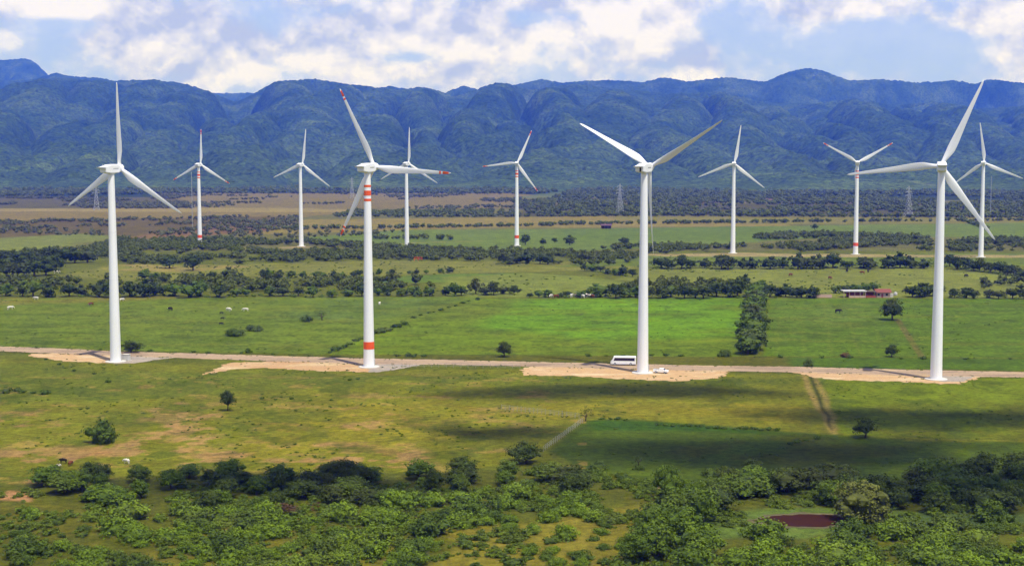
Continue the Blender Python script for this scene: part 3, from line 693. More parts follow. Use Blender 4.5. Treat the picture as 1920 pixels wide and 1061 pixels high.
# ------------------------------------------------------------------ farm buildings
def gable(m, c, w, d, h0, h1, ov=.4, th=.12):
    x, y = c
    for s_ in (-1, 1):
        a = (y + s_ * (d / 2 + ov), h0 - .15); b = (y, h1)
        m.add([(x - w / 2 - ov, a[0], a[1]), (x + w / 2 + ov, a[0], a[1]), (x + w / 2 + ov, b[0], b[1]), (x - w / 2 - ov, b[0], b[1])] +
              [(x - w / 2 - ov, a[0], a[1] + th), (x + w / 2 + ov, a[0], a[1] + th), (x + w / 2 + ov, b[0], b[1] + th), (x - w / 2 - ov, b[0], b[1] + th)],
              [(0, 1, 2, 3), (7, 6, 5, 4), (0, 4, 5, 1), (1, 5, 6, 2), (2, 6, 7, 3), (3, 7, 4, 0)])
x, y = gp(1602, 558); sh = empty('farm_shed', (x, y, 0)); tag(sh, 'open farm shed with a pale flat roof and red back wall', 'shed')
m = MB(); m.box((0, 2.2, 3.35), (11.6, 6.0, .22)); m.box((0, -.85, 3.2), (11.6, .08, .45)); m.build('roof', M_ROOFWHITE, sh)
m = MB(); m.box((1.4, 4.8, 1.6), (8.6, .25, 3.2)); m.build('back_wall', M_WALLR, sh)
m = MB(); m.box((1.3, -.4, .5), (8.4, .2, 1.0)); m.build('front_wall', M_WALLP, sh)
m = MB(); m.box((8.4, 2.6, 3.05), (5.4, 5.2, .35), taper=.8); m.build('thatched_roof', M_BARK, sh)
m = MB(); m.box((8.4, 4.6, 1.45), (4.8, .2, 2.9)); m.box((8.2, .2, .5), (4.8, .2, 1.0)); m.build('lean_to_wall', M_WALLR, sh)
for k in range(5):
    m = MB(); m.box((-5.3 + k * 2.65, -.65, 1.6), (.2, .2, 3.2)); m.build('post', M_WALLP, sh)
x, y = gp(1657, 558); fh = empty('farmhouse', (x, y, 0)); tag(fh, 'small farmhouse with a red tiled roof right of the pale roofed shed', 'house')
m = MB(); m.box((0, 3, 1.3), (6.6, 5, 2.6)); m.build('wall', M_WALLP, fh)
m = MB(); gable(m, (0, 3), 6.6, 5, 2.6, 4.0, .7); m.build('roof', M_TILE, fh)
m = MB(); m.box((-.6, .48, 1.0), (1.0, .08, 2.0)); m.build('door', M_WALLR, fh)
for xx in (-2.4, 1.6):
    m = MB(); m.box((xx, .48, 1.5), (1.1, .08, 1.0)); m.build('window', M_GLASS, fh)
m = MB(); m.box((4.3, 2.4, .9), (1.6, 1.8, 1.8)); m.build('lean_to', M_CONC, fh)
x, y = gp(1542, 558); lw = MB(); lw.box((0, 0, .75), (9.4, .3, 1.5)); lw.box((0, 0, 1.54), (9.6, .4, .1))
o = lw.build('low_wall', M_WALLP); o.location = (x, y, 0); tag(o, 'long low pinkish wall left of the farm shed', 'wall')
x, y = gp(1679, 554); o = MB(); 
wt = empty('water_tank', (x, y, 0)); tag(wt, 'small pale round water tank right of the farmhouse', 'water tank')
ob = lathe([(.05, 0.), (.85, 0), (.9, .1), (.9, 1.3), (.7, 1.6), (.3, 1.75), (.05, 1.76)], 16, M_ROOFWHITE, 'tank', 'Z', wt); 
ob = lathe([(.05, 1.76), (.3, 1.76), (.3, 1.9), (.05, 1.9)], 12, M_BOX, 'lid', 'Z', wt)
x, y = gp(1137, 429); hb = empty('cattle_barn', (x, y, 0)); tag(hb, 'lone dark roofed barn out on the far green pasture', 'barn')
m = MB(); gable(m, (0, 3), 10.5, 6, 3.2, 4.6, .5); m.build('roof', M_RUST, hb)
m = MB(); m.box((0, 5.4, 1.5), (10, .2, 3.0)); m.build('wall', M_RUST, hb)
for k in range(4):
    m = MB(); m.box((-4.8 + 3.2 * k, .3, 1.5), (.25, .25, 3)); m.build('post', M_WOOD, hb)
x, y = gp(784, 489); gt = empty('loading_frame', (x, y, 0)); tag(gt, 'small red metal frame by the edge of the far wood', 'frame')
for k in (-2.6, 0, 2.6):
    m = MB(); m.tube([(k, 0, 0), (k, 0, 2.3)], .14, 8); m.build('post', M_RED, gt)
m = MB(); m.tube([(-2.6, 0, 2.3), (2.6, 0, 2.3)], .13, 8); m.tube([(-2.6, 0, 1.2), (2.6, 0, 1.2)], .08, 8); m.build('rail', M_RED, gt)

# ------------------------------------------------------------------ pylons and masts
def pylon(px, base, top, w, label, arms=True):
    x, y = gp(px, base); H = (base - top) / pxm(base); root = empty('power_pylon' if arms else 'lattice_mast', (x, y, 0), R(20))
    tag(root, label, 'pylon' if arms else 'mast', 'lattice pylons on the far plain' if arms else None)
    m = MB(); wid = lambda z: w * (1 - z / H) ** 1.2 + .7 if arms else w
    def bar(a, b, r): m.tube([a, b], r, 4)
    r0 = .16 if arms else .08; N = 9 if arms else 16; zs = [H * (1 - (1 - k / N) ** (1.25 if arms else 1)) for k in range(N + 1)]
    cor = lambda z: [(sx * wid(z) / 2, sy * wid(z) / 2, z) for sx, sy in ((-1, -1), (1, -1), (1, 1), (-1, 1))]
    for k in range(N):
        a, b = cor(zs[k]), cor(zs[k + 1])
        for j in range(4):
            bar(a[j], b[j], r0); bar(a[j], b[(j + 1) % 4], r0 * .6); bar(a[(j + 1) % 4], b[j], r0 * .6)
            if k: bar(a[j], a[(j + 1) % 4], r0 * .5)
    m.build('lattice_body', M_STEEL, root)
    if arms:
        for z, l in ((H * .70, 5.2), (H * .81, 4.4), (H * .92, 3.6)):
            m = MB()
            for s_ in (-1, 1):
                tip = (s_ * l, 0, z + .1)
                for yy in (-.5, .5): m.tube([(s_ * .6, yy, z), tip], .09, 4); m.tube([(s_ * .6, yy, z + 1.3), tip], .07, 4)
                m.tube([(s_ * l, 0, z), (s_ * l, 0, z - 1.6)], .10, 6)
            m.build('cross_arm', M_STEEL, root)
pylon(1162, 403, 345, 8, 'lattice pylon left of the big turbine with the bus')
pylon(1703, 408, 349, 8, 'lattice pylon between the V-bladed far turbine and the rightmost big turbine')
pylon(181, 394, 348, 7, 'faint lattice pylon left of the leftmost big turbine')
pylon(660, 372, 333, 7, 'faint lattice pylon just left of the big red-banded turbine')
pylon(1857, 404, 330, .7, 'thin lattice mast right of the rightmost far turbine tower', False)
pylon(361, 430, 322, .5, 'thin pale measuring mast left of the leftmost far turbine', False)

# ------------------------------------------------------------------ foliage prototypes (unit: crown half-width 1)
def leaf_cloud(r, ncl, nlf, size, zlo=-.35, squash=.8, clr=(.26, .44), upbias=.0, droop=0.):
    V = []; T = []
    cs = []
    for i in range(ncl):
        for _ in range(30):
            a = r.uniform(0, 2 * math.pi); z = r.uniform(zlo, 1); q = math.sqrt(max(0, 1 - z * z)); rad = r.uniform(.45, .86) if i % 4 else r.uniform(0, .4)
            c = np.array([q * math.cos(a) * rad, q * math.sin(a) * rad, z * rad * squash])
            if all(np.linalg.norm(c - o) > .24 for o in cs) or _ == 29: break
        cs.append(c)
        cr = r.uniform(*clr); tone = r.uniform(.1, .9)
        n = int(nlf * (cr / .35) ** 2)
        d = r.normal(size=(n, 3)); d /= np.linalg.norm(d, axis=1)[:, None]
        d[:, 2] = np.where(d[:, 2] < -.35, -d[:, 2], d[:, 2])
        rr = cr * r.uniform(.55, 1.08, n)[:, None]
        P = c + d * rr * np.array([1, 1, .8])
        if droop: P[:, 2] -= droop * r.uniform(0, 1, n) * (np.hypot(P[:, 0], P[:, 1]) ** 2)
        nr = d + np.array([0, 0, .12]) + r.normal(size=(n, 3)) * .38; nr /= np.linalg.norm(nr, axis=1)[:, None]
        u = np.cross(nr, r.normal(size=(n, 3))); u /= np.linalg.norm(u, axis=1)[:, None]; v = np.cross(nr, u)
        s = (size * r.uniform(.6, 1.35, n))[:, None]; asp = r.uniform(.45, .9, n)[:, None]
        q = np.stack([P - u * s, P - v * s * asp, P + u * s, P + v * s * asp], 1)
        V.append(q.reshape(-1, 3)); T.append(np.repeat(np.clip(tone + r.uniform(-.25, .25, n), 0, 1), 4))
    return np.concatenate(V), np.concatenate(T), cs
def ico(c, rad, r, sub=1):
    bm = bmesh.new(); bmesh.ops.create_icosphere(bm, subdivisions=sub, radius=1)
    V = np.array([v.co[:] for v in bm.verts]); F = np.array([[v.index for v in f.verts] for f in bm.faces]); bm.free()
    V = V * (1 + .18 * (r.rand(len(V), 1) - .5)) * np.array(rad) + np.array(c); return V, F
def crown_arrays(seed, ncl, nlf, size, core=.62, **kw):
    r = np.random.RandomState(seed); V, T, cs = leaf_cloud(r, ncl, nlf, size, **kw)
    F = np.arange(len(V)).reshape(-1, 4)
    sq = kw.get('squash', .8)
    if core:   # opaque filler so that the crown is not hollow, toned dark for inner shade: small quads from jittered icospheres
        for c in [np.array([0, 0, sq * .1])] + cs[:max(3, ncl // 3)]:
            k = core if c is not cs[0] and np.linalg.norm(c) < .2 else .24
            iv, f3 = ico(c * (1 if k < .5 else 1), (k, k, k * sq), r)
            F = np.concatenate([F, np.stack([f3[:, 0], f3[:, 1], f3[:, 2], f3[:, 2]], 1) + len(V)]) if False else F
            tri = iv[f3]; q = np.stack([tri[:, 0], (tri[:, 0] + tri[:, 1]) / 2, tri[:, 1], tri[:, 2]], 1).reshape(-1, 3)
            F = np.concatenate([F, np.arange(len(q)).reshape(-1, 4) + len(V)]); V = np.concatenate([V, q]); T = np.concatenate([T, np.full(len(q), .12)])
    return V, F, T
def crown_mesh(name, m, *a, dz=0., **kw):
    V, F, T = crown_arrays(*a, **kw); V = V.copy(); V[:, 2] += dz
    return mesh_np(name, V, F, [m], attr=T)
def shrub_sets(m, s0, n=5):      # low mounds sitting on the ground
    out = []
    for k in range(n):
        V, F, T = crown_arrays(s0 + k, 22, 62, .060, zlo=-.05, squash=.82)
        # a few stems
        out.append(mesh_np('shrub', V + np.array([0, 0, .12]), F, [m], attr=T))
    return out
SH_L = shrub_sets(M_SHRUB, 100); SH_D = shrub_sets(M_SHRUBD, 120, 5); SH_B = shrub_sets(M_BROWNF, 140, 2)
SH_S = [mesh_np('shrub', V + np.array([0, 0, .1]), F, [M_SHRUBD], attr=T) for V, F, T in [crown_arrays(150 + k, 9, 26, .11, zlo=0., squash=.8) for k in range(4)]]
# trees: crown centre at z = 0 in its own mesh, trunk from -1.15 up
def trunk_mesh(seed, bh=1.15):
    r = random.Random(seed); m = MB()
    lean = (r.uniform(-.12, .12), r.uniform(-.12, .12))
    m.tube([(0, 0, -bh), (lean[0] * .5, lean[1] * .5, -bh * .55), (lean[0], lean[1], -.15), (lean[0], lean[1], .35)], [.085, .06, .045, .02], 7)
    for k in range(6):
        a = k * 1.05 + r.uniform(-.3, .3); z = -bh * r.uniform(.35, .6)
        m.tube([(lean[0] * .6, lean[1] * .6, z), (.32 * math.cos(a), .32 * math.sin(a), z + .38), (.62 * math.cos(a), .62 * math.sin(a), z + .62)], [.035, .024, .009], 5)
    return tmesh(lambda: m.build('trunk', M_BARK, smooth=True))
TRUNKS = [trunk_mesh(k) for k in range(4)]; STRUNKS = [trunk_mesh(k, .95) for k in range(20, 22)]
def crowns(m, s0, n, ncl=30, nlf=60, size=.058, **kw):
    kw.setdefault('zlo', -.35); return [crown_mesh('crown', m, s0 + k, ncl, nlf, size, **kw) for k in range(n)]
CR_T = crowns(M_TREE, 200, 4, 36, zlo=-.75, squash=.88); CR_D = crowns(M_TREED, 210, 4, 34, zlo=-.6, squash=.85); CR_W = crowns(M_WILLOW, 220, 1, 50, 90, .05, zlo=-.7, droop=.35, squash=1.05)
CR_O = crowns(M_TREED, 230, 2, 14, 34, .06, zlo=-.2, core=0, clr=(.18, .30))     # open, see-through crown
# single-mesh trees for the far belts
def small_tree(seed, m):
    V, F, T = crown_arrays(seed, 16, 30, .10, zlo=-.7, squash=.85)
    V = V * np.array([1, 1, .9]) + np.array([0, 0, .66])
    r = random.Random(seed); q = []
    for k in range(6):
        a, b = k * math.pi / 3, (k + 1) * math.pi / 3
        q += [(.08 * math.cos(a), .08 * math.sin(a), 0), (.08 * math.cos(b), .08 * math.sin(b), 0), (.04 * math.cos(b), .04 * math.sin(b), .7), (.04 * math.cos(a), .04 * math.sin(a), .7)]
    F2 = np.concatenate([F, np.arange(24).reshape(-1, 4) + len(V)]); mi = [0] * len(F) + [1] * 6
    return mesh_np('tree', np.concatenate([V, np.array(q)]), F2, [m, M_BARK], mi, attr=np.concatenate([T, np.zeros(24)]))
ST_T = [small_tree(300 + k, M_TREE) for k in range(4)]; ST_D = [small_tree(310 + k, M_TREED) for k in range(3)]

PLANTS = []          # (x px, y px, object, cluster, kind word)
def add_shrub(px, py, wpx, hr=1., kind='l', cluster='', label=None, group=None):
    x, y = gp(px, py); s = wpx / pxm(py) / 2
    L = {'l': SH_L, 'd': SH_D, 'b': SH_B, 's': SH_S}[kind]
    o = link('shrub', random.choice(L)); o.location = (x, y, -.05 * s); o.rotation_euler = (0, 0, random.uniform(0, 6.28))
    o.scale = (s * random.uniform(.9, 1.1), s * random.uniform(.9, 1.1), s * hr * random.uniform(.85, 1.15))
    if label: tag(o, label, 'shrub', group)
    else: tag(o, None, 'shrub'); PLANTS.append((px, py, wpx, o, cluster, kind))
    return o
def add_tree(px, py, wpx, hpx, kind='t', cluster='', label=None, group=None, trunk=True, cat='tree'):
    """wpx crown width, hpx full height above the base, in photograph pixels at that distance"""
    x, y = gp(px, py); k = pxm(py); s = wpx / k / 2; h = hpx / k
    cr = {'t': CR_T, 'd': CR_D, 'w': CR_W, 'o': CR_O}[kind]
    root = empty('tree', (x, y, 0), random.uniform(0, 6.28))
    top = .92; zs = min(1.35, max(.55, h / s / (top + .80))) ; zc = h - top * s * zs
    c = link('crown', random.choice(cr), root); c.location = (0, 0, zc); c.scale = (s, s, s * zs)
    t = link('trunk', random.choice(TRUNKS), root); t.location = (0, 0, zc); t.scale = (s, s, max(.2, (zc + .1) / 1.15))
    if label: tag(root, label, cat, group)
    else: tag(root, None, cat); PLANTS.append((px, py, wpx, root, cluster, kind))
    return root
def add_small(px, py, wpx, kind='t', cluster='', label=None, hr=1.):
    x, y = gp(px, py); s = wpx / pxm(py) / 2
    o = link('tree', random.choice(ST_T if kind == 't' else ST_D)); o.location = (x, y, -.1); o.rotation_euler = (0, 0, random.uniform(0, 6.28))
    o.scale = (s * random.uniform(.9, 1.15), s * random.uniform(.9, 1.15), s * hr * random.uniform(.85, 1.15))
    if label: tag(o, label, 'tree')
    else: tag(o, None, 'tree'); PLANTS.append((px, py, wpx, o, cluster, kind))
    return o

# --- single trees and bushes named by the photograph
add_shrub(194, 829, 76, 1.1, 'd', label='large round dark bush alone on the near pasture at left', )
add_tree(427, 770, 32, 40, 'd', label='lone upright dark tree on the near pasture below the road')
add_tree(1098, 789, 32, 30, 'o', label='small open-branched tree at the upper end of the wire fence')
add_tree(1622, 820, 50, 38, 'd', label='lone dark spreading tree on the shaded near pasture at right')
add_tree(1412, 896, 42, 38, 'd', label='dark tree standing at the thicket edge below the low hedge')
add_tree(173, 896, 46, 32, 'd', label='dark low tree at the thicket edge near the grazing cattle')
add_tree(1775, 890, 60, 36, 'd', label='dark tree rising above the shaded thicket at far right')
add_tree(1830, 893, 60, 30, 'd', label='low dark tree right of the tall one above the shaded thicket')
add_tree(646, 906, 76, 46, 'd', label='broad dark tree crown standing above the thicket left of centre')
add_tree(986, 868, 70, 42, 'd', label='broad dark tree at the lower end of the wire fence')
add_tree(1198, 872, 30, 22, 'o', label='small open dark tree on the shaded pasture above the big green tree')
add_tree(945, 669, 34, 30, 'd', label='lone dark tree beside the road between two big turbines')
add_tree(1673, 600, 48, 42, 'd', label='big dark tree on the field in front of the farmhouse')
add_tree(1672, 669, 28, 24, 'd', label='small round tree beside the road below the farmhouse')
add_shrub(1585, 669, 26, .8, 'b', label='reddish bush beside the road left of the small round tree')
add_shrub(1516, 687, 26, 1.2, 'd', label='green bush touching the road below the striped field')
add_shrub(1359, 668, 34, .8, 'd', label='dark rounded bush at the foot of the tall hedge')
add_tree(246, 661, 40, 24, 'd', label='low dark tree right behind the leftmost big turbine')
add_shrub(440, 629, 46, .7, 'd', label='wide dark bush on the middle field, left of a touching pair')
add_shrub(477, 620, 36, .9, 'd', label='dark bush on the middle field, right of a touching pair')
add_shrub(574, 603, 27, .9, 'd', label='round dark bush left of the flat-topped field tree')
add_tree(604, 600, 30, 21, 'o', label='flat-topped tree on the middle field beside a round bush')
add_shrub(465, 661, 16, 1.1, 'd', label='small round bush above the road left of the red-banded turbine')
add_tree(1615, 979, 112, 76, 'w', label='big olive-green drooping tree at the right edge of the pond')
add_shrub(522, 962, 74, .6, 'b', label='reddish brown dry bush inside the dark thicket')
add_shrub(586, 952, 40, .6, 'b', label='smaller reddish dry bush right of the larger one in the thicket')

# --- belts of trees along the middle hedgerows
def row(x0, y0, x1, y1, n, w0, w1, cluster, kinds='td', jy=1.5, fn=add_small, hr=1.):
    for k in range(n):
        f = (k + random.uniform(.2, .8)) / n
        fn(x0 + (x1 - x0) * f, y0 + (y1 - y0) * f + random.uniform(-jy, jy), random.uniform(w0, w1), kind=random.choice(kinds), cluster=cluster, hr=hr * random.uniform(.8, 1.15))
BELTS = [
 (0, 556, 420, 556, 15, 30, 48, 'the belt behind the leftmost turbine', 'tdd', 2),
 (420, 556, 700, 556, 9, 22, 34, 'the belt between two leftmost big turbines', 'td', 2),
 (700, 553, 860, 556, 8, 20, 34, 'the belt right of the red-banded turbine', 'td', 2),
 (860, 553, 975, 552, 6, 26, 38, 'the clump atop the diagonal hedge', 'd', 2),
 (985, 557, 1130, 557, 8, 14, 30, 'the hedge beside the resting cattle', 'td', 1.5),
 (1120, 558, 1395, 558, 13, 34, 50, 'the belt behind the bright field', 'ddt', 2),
 (1440, 557, 1530, 557, 6, 28, 38, 'the belt left of the farm', 'd', 2),
 (1560, 551, 1650, 546, 6, 22, 30, 'the group behind the farm roofs', 'td', 1),
 (1700, 557, 1760, 556, 4, 36, 46, 'the clump between farm and rightmost turbine', 'd', 1.5),
 (1775, 558, 1925, 560, 7, 26, 32, 'the spaced row at the right edge', 'd', 1),
 (250, 526, 470, 523, 8, 20, 34, 'the thin row by the leftmost tower', 'td', 1.5),
 (480, 522, 600, 521, 6, 18, 28, 'the short row left of red-banded turbine', 'td', 1.5),
 (600, 521, 700, 519, 6, 16, 24, 'the row just behind the red-banded tower', 'td', 1.5),
 (705, 514, 860, 512, 7, 12, 20, 'the spaced row right of red-banded tower', 'td', 1),
 (0, 518, 90, 518, 5, 40, 52, 'the left-edge dark wood', 'd', 2),
 (0, 505, 120, 506, 6, 36, 48, 'the middle rank of the dark wood at the left edge', 'd', 2),
 (0, 490, 185, 494, 7, 34, 46, 'the rear rank of the dark wood at the left edge', 'd', 2),
 (930, 494, 1035, 494, 6, 28, 36, 'the wood edge left of bus turbine', 'd', 2),
 (1090, 505, 1190, 521, 7, 16, 28, 'the loose group left of bus turbine', 'td', 2),
 (1222, 504, 1425, 504, 9, 28, 40, 'the row right of the bus turbine', 'd', 1.5),
 (1435, 504, 1745, 503, 13, 30, 46, 'the row before the V-bladed far turbine', 'd', 1.5),
 (1770, 500, 1925, 522, 10, 26, 38, 'the slanting row right of rightmost turbine', 'd', 2.5),
]
for b in BELTS: row(*b)
for px, py, w, lb in [(430, 525, 42, 'broad dark tree between the two leftmost big turbines above the belts'), (1068, 459, 28, 'round dark tree on the far pasture near the barn'), (1170, 459, 25, 'round dark tree just left of the big turbine with the bus, far pasture'),
                  (985, 459, 26, 'wide dark tree just right of the red-tipped middle far turbine'), (1018, 458, 16, 'small dark tree second right of the middle far turbine'), (1040, 455, 14, 'thin small tree left of the round far pasture tree'),
                  (1396, 536, 30, 'tall dark tree behind the upper end of the tall hedge'), (1527, 430, 14, 'tiny far tree on the tan strip left of the V-bladed far turbine'),
                  (318, 503, 38, 'large dark tree at the edge of the far wood behind the leftmost turbine'), (362, 507, 38, 'large dark tree right of its twin at the far wood edge')]:
    add_small(px, py, w, 'd', label=lb)
# tall hedge block running away from the camera: staggered trees
hx0, hy0 = gp(1407, 663); hx1, hy1 = gp(1420, 545)
n = 24
for k in range(n):
    f = k / (n - 1); x = hx0 + (hx1 - hx0) * f + (.9 if k % 2 else -.9); y = hy0 + (hy1 - hy0) * f
    a, b = to_px(x, y); add_small(a, b, 11 * pxm(b), 'td'[k % 3 == 1], cluster='the tall hedge running away between fields', hr=.80)
# --- low bushes in rows
def lrow(x0, y0, x1, y1, n, w0, w1, cluster, jy=1.5, kinds='s', hr=1.):
    row(x0, y0, x1, y1, n, w0, w1, cluster, kinds, jy, add_shrub, hr)
lrow(1120, 786, 1180, 788, 4, 10, 18, 'the low hedge by the open-branched tree', 1)
lrow(1225, 796, 1465, 808, 17, 11, 20, 'the low hedge by the open-branched tree', 1.5)
lrow(1470, 835, 1540, 822, 4, 12, 24, 'the scrub left of the spreading tree', 2)
lrow(612, 664, 700, 626, 9, 12, 26, 'the diagonal hedge by the red-banded tower', 2)
lrow(702, 626, 765, 606, 6, 17, 28, 'the diagonal hedge by the red-banded tower', 2)
lrow(770, 597, 900, 560, 10, 7, 15, 'the diagonal hedge by the red-banded tower', 1.5)
lrow(40, 653, 600, 667, 10, 6, 16, 'the far road verge at left', 1.2)
lrow(740, 668, 800, 668, 4, 12, 20, 'the verge right of the red-banded tower', 1)
lrow(1090, 668, 1300, 667, 6, 8, 16, 'the far verge above bus and pickup', 1)
lrow(1440, 669, 1920, 675, 7, 10, 20, 'the far road verge at right', 1.5)
lrow(0, 735, 90, 745, 5, 16, 28, 'the near pasture at the left edge', 6)
lrow(60, 672, 230, 722, 5, 10, 16, 'the pasture below the leftmost tower', 6)
lrow(470, 748, 640, 752, 5, 8, 14, 'the pasture line below red-banded tower', 1.5)
lrow(650, 712, 680, 712, 2, 12, 14, 'the pasture under the red-banded tower', 1)
# --- foreground thicket
def in_poly(x, y, P):
    c = False
    for i in range(len(P)):
        x0, y0 = P[i - 1]; x1, y1 = P[i]
        if (y0 > y) != (y1 > y) and x < (x1 - x0) * (y - y0) / (y1 - y0) + x0: c = not c
    return c
taken = []
def scatter(poly, n, w0, w1, gap, fn, tries=4000, **kw):
    xs = [p[0] for p in poly]; ys_ = [p[1] for p in poly]; got = 0
    G0 = gp(min(xs), min(ys_)); G1 = gp(max(xs), max(ys_))
    for _ in range(tries):
        if got >= n: break
        gy = random.uniform(G1[1], G0[1]); py = to_px(0, gy)[1]; px = random.uniform(min(xs), max(xs))
        if not in_poly(px, py, poly): continue
        w = w0 * .8 + (w1 * 1.08 - w0 * .8) * random.random() ** 1.15; r = w / pxm(py) / 2; x, y = gp(px, py)
        if any((x - a) ** 2 + (y - b) ** 2 < (gap * (r + c)) ** 2 for a, b, c in taken): continue
        taken.append((x, y, r)); fn(px, py, w, **kw); got += 1
    return got
def T(h0, h1, kinds, cluster):
    return lambda px, py, w: add_tree(px, py, w, random.uniform(h0, h1), random.choice(kinds), cluster)
def S(kinds, cluster, hr=.85):
    return lambda px, py, w: add_shrub(px, py, w, hr, random.choice(kinds), cluster)
taken.append((*gp(1615, 979), 5.5)); taken.append((*gp(1500, 977), 9)); taken.append((*gp(1560, 977), 6))
c1 = [scatter([(80, 908), (260, 898), (420, 893), (600, 900), (800, 890), (900, 882), (1000, 885), (1050, 892), (1130, 905), (1130, 930), (820, 925), (700, 950), (600, 962), (350, 955), (110, 938)], 48, 46, 84, .44, T(28, 42, 'ddtt', 'the dark thicket left of centre')),
 scatter([(1290, 935), (1400, 908), (1560, 906), (1700, 898), (1940, 890), (1940, 962), (1700, 960), (1600, 948), (1420, 952), (1300, 955)], 30, 64, 100, .48, T(38, 54, 'ddt', 'the shaded thicket behind the pond')),
 scatter([(1190, 1085), (1195, 1000), (1220, 950), (1260, 925), (1320, 950), (1325, 1010), (1310, 1085)], 13, 66, 100, .42, T(52, 74, 't', 'the big green clump left of pond')),
 scatter([(230, 965), (420, 940), (600, 965), (700, 950), (820, 928), (1130, 930), (1140, 985), (980, 1000), (850, 985), (800, 1000), (500, 1090), (60, 1090), (30, 1050), (150, 1000), (180, 968)], 96, 46, 88, .42, S('lllld', 'the light scrub at lower left', .82)),
 scatter([(480, 1090), (640, 1010), (800, 1000), (830, 1090)], 18, 54, 88, .44, S('llld', 'the light scrub at bottom centre', .82)),
 scatter([(850, 1010), (1000, 1000), (1190, 960), (1190, 1085), (850, 1085)], 28, 26, 56, .75, S('lds', 'the dry clearing at bottom centre', .8)),
 scatter([(1335, 1090), (1335, 1018), (1450, 1006), (1600, 998), (1750, 992), (1940, 978), (1940, 1090)], 40, 66, 104, .42, S('llld', 'the bright scrub at the bottom right', .8)),
 scatter([(-20, 1040), (0, 965), (180, 945), (230, 965), (150, 1000)], 6, 30, 56, .9, S('ld', 'the open grass at bottom left', .8)),
 scatter([(1040, 900), (1060, 872), (1200, 878), (1400, 895), (1900, 885), (1900, 897), (1400, 908), (1250, 915)], 9, 30, 50, .7, S('dd', 'the shaded pasture edge above the thicket', .8))]
for px, py in ((1700, 1000), (1780, 990), (1860, 975)): add_shrub(px, py, 90, .8, 'd', 'the bright scrub at the bottom right')
# a low continuous understorey of weeds and seedlings between the bushes, and tall grass tufts: nobody could count it
def merged(name, items, mats, label, kind='stuff', protos=None):
    VV = []; FF = []; TT = []; b = 0
    for x, y, s, hr in items:
        V, F, T0 = protos[np.random.randint(len(protos))]
        a = random.uniform(0, 6.28); ca, sa = math.cos(a), math.sin(a)
        P = np.stack([(V[:, 0] * ca - V[:, 1] * sa) * s + x, (V[:, 0] * sa + V[:, 1] * ca) * s + y, V[:, 2] * s * hr], 1)
        VV.append(P); FF.append(F + b); TT.append(np.clip(T0 + random.uniform(-.25, .25), 0, 1)); b += len(V)
    me = mesh_np(name, np.concatenate(VV), np.concatenate(FF), mats, attr=np.concatenate(TT))
    return tag(link(name, me), label, kind=kind)
np.random.seed(4)
def protos(seed, n, *a, dz=.1, **kw):
    out = []
    for k in range(n):
        V, F, T0 = crown_arrays(seed + k, *a, **kw); out.append((V + np.array([0, 0, dz]), F, T0))
    return out
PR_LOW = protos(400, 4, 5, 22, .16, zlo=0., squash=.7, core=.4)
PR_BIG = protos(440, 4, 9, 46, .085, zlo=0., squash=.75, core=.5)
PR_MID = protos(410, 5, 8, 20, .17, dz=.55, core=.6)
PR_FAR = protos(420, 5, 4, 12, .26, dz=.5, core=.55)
def pts_in(poly, n, cond=None):
    G = [gp(*p) for p in poly]; out = []
    xs = [p[0] for p in G]; ys_ = [p[1] for p in G]; k = 0
    while len(out) < n and k < n * 40:
        k += 1; x = random.uniform(min(xs), max(xs)); y = random.uniform(min(ys_), max(ys_))
        if in_poly(x, y, G) and (cond is None or cond(x, y)): out.append((x, y))
    return out
def nz(sc, th, off=0.): return lambda x, y: float(fbm(np.array([x / sc + off]), np.array([y / sc + off]), 3, .6)[0]) > th
low = [(x, y, random.uniform(.35, 1.1) if random.random() < .6 else random.uniform(1.1, 2.1), .8) for x, y in pts_in([(-60, 1090), (-60, 930), (300, 900), (1130, 885), (1300, 915), (1940, 895), (1940, 1090)], 2300, nz(11, .49)) if not (-2 < 0 and in_poly(*to_px(x, y), [(1400, 1000), (1395, 955), (1610, 950), (1600, 1000)]))]
low += [(x, y, random.uniform(.4, 1.0), .8) for x, y in pts_in([(1180, 1090), (1330, 940), (1330, 1090)], 120)]
merged('undergrowth', low, [M_SUB], 'low weeds and seedlings growing between the foreground bushes', protos=PR_BIG)
weeds = [(x, y, random.uniform(.25, .7), .7) for x, y in pts_in([(-60, 900), (-60, 668), (1920, 712), (1920, 880), (1000, 870)], 900, nz(14, .56, 5))]
weeds += [(x, y, random.uniform(.3, .8), .7) for x, y in pts_in([(-60, 660), (-60, 560), (1920, 562), (1920, 690)], 420, nz(22, .56, 9))]
weeds += [(x, y, random.uniform(.4, 1.3), .8) for x, y in pts_in([(-60, 550), (-60, 480), (1920, 480), (1920, 556)], 900, nz(40, .53, 9))]
for A, B in list(zip(up, up[1:])) + list(zip(dn, dn[1:])):
    if -60 < A[0] < 1930:
        for k in range(16):
            f = random.random(); g_ = gp(A[0] + (B[0] - A[0]) * f, A[1] + (B[1] - A[1]) * f); weeds.append((g_[0], g_[1] + random.uniform(-2.2, 1.5), random.uniform(.2, .6), .7))
for k in range(260):
    weeds.append((*gp(random.uniform(50, 1840), random.uniform(676, 722)), random.uniform(.15, .5), .7))
merged('weed_tuft', weeds, [M_SHRUBD], 'scattered dark weed tufts across the pastures', protos=PR_LOW)
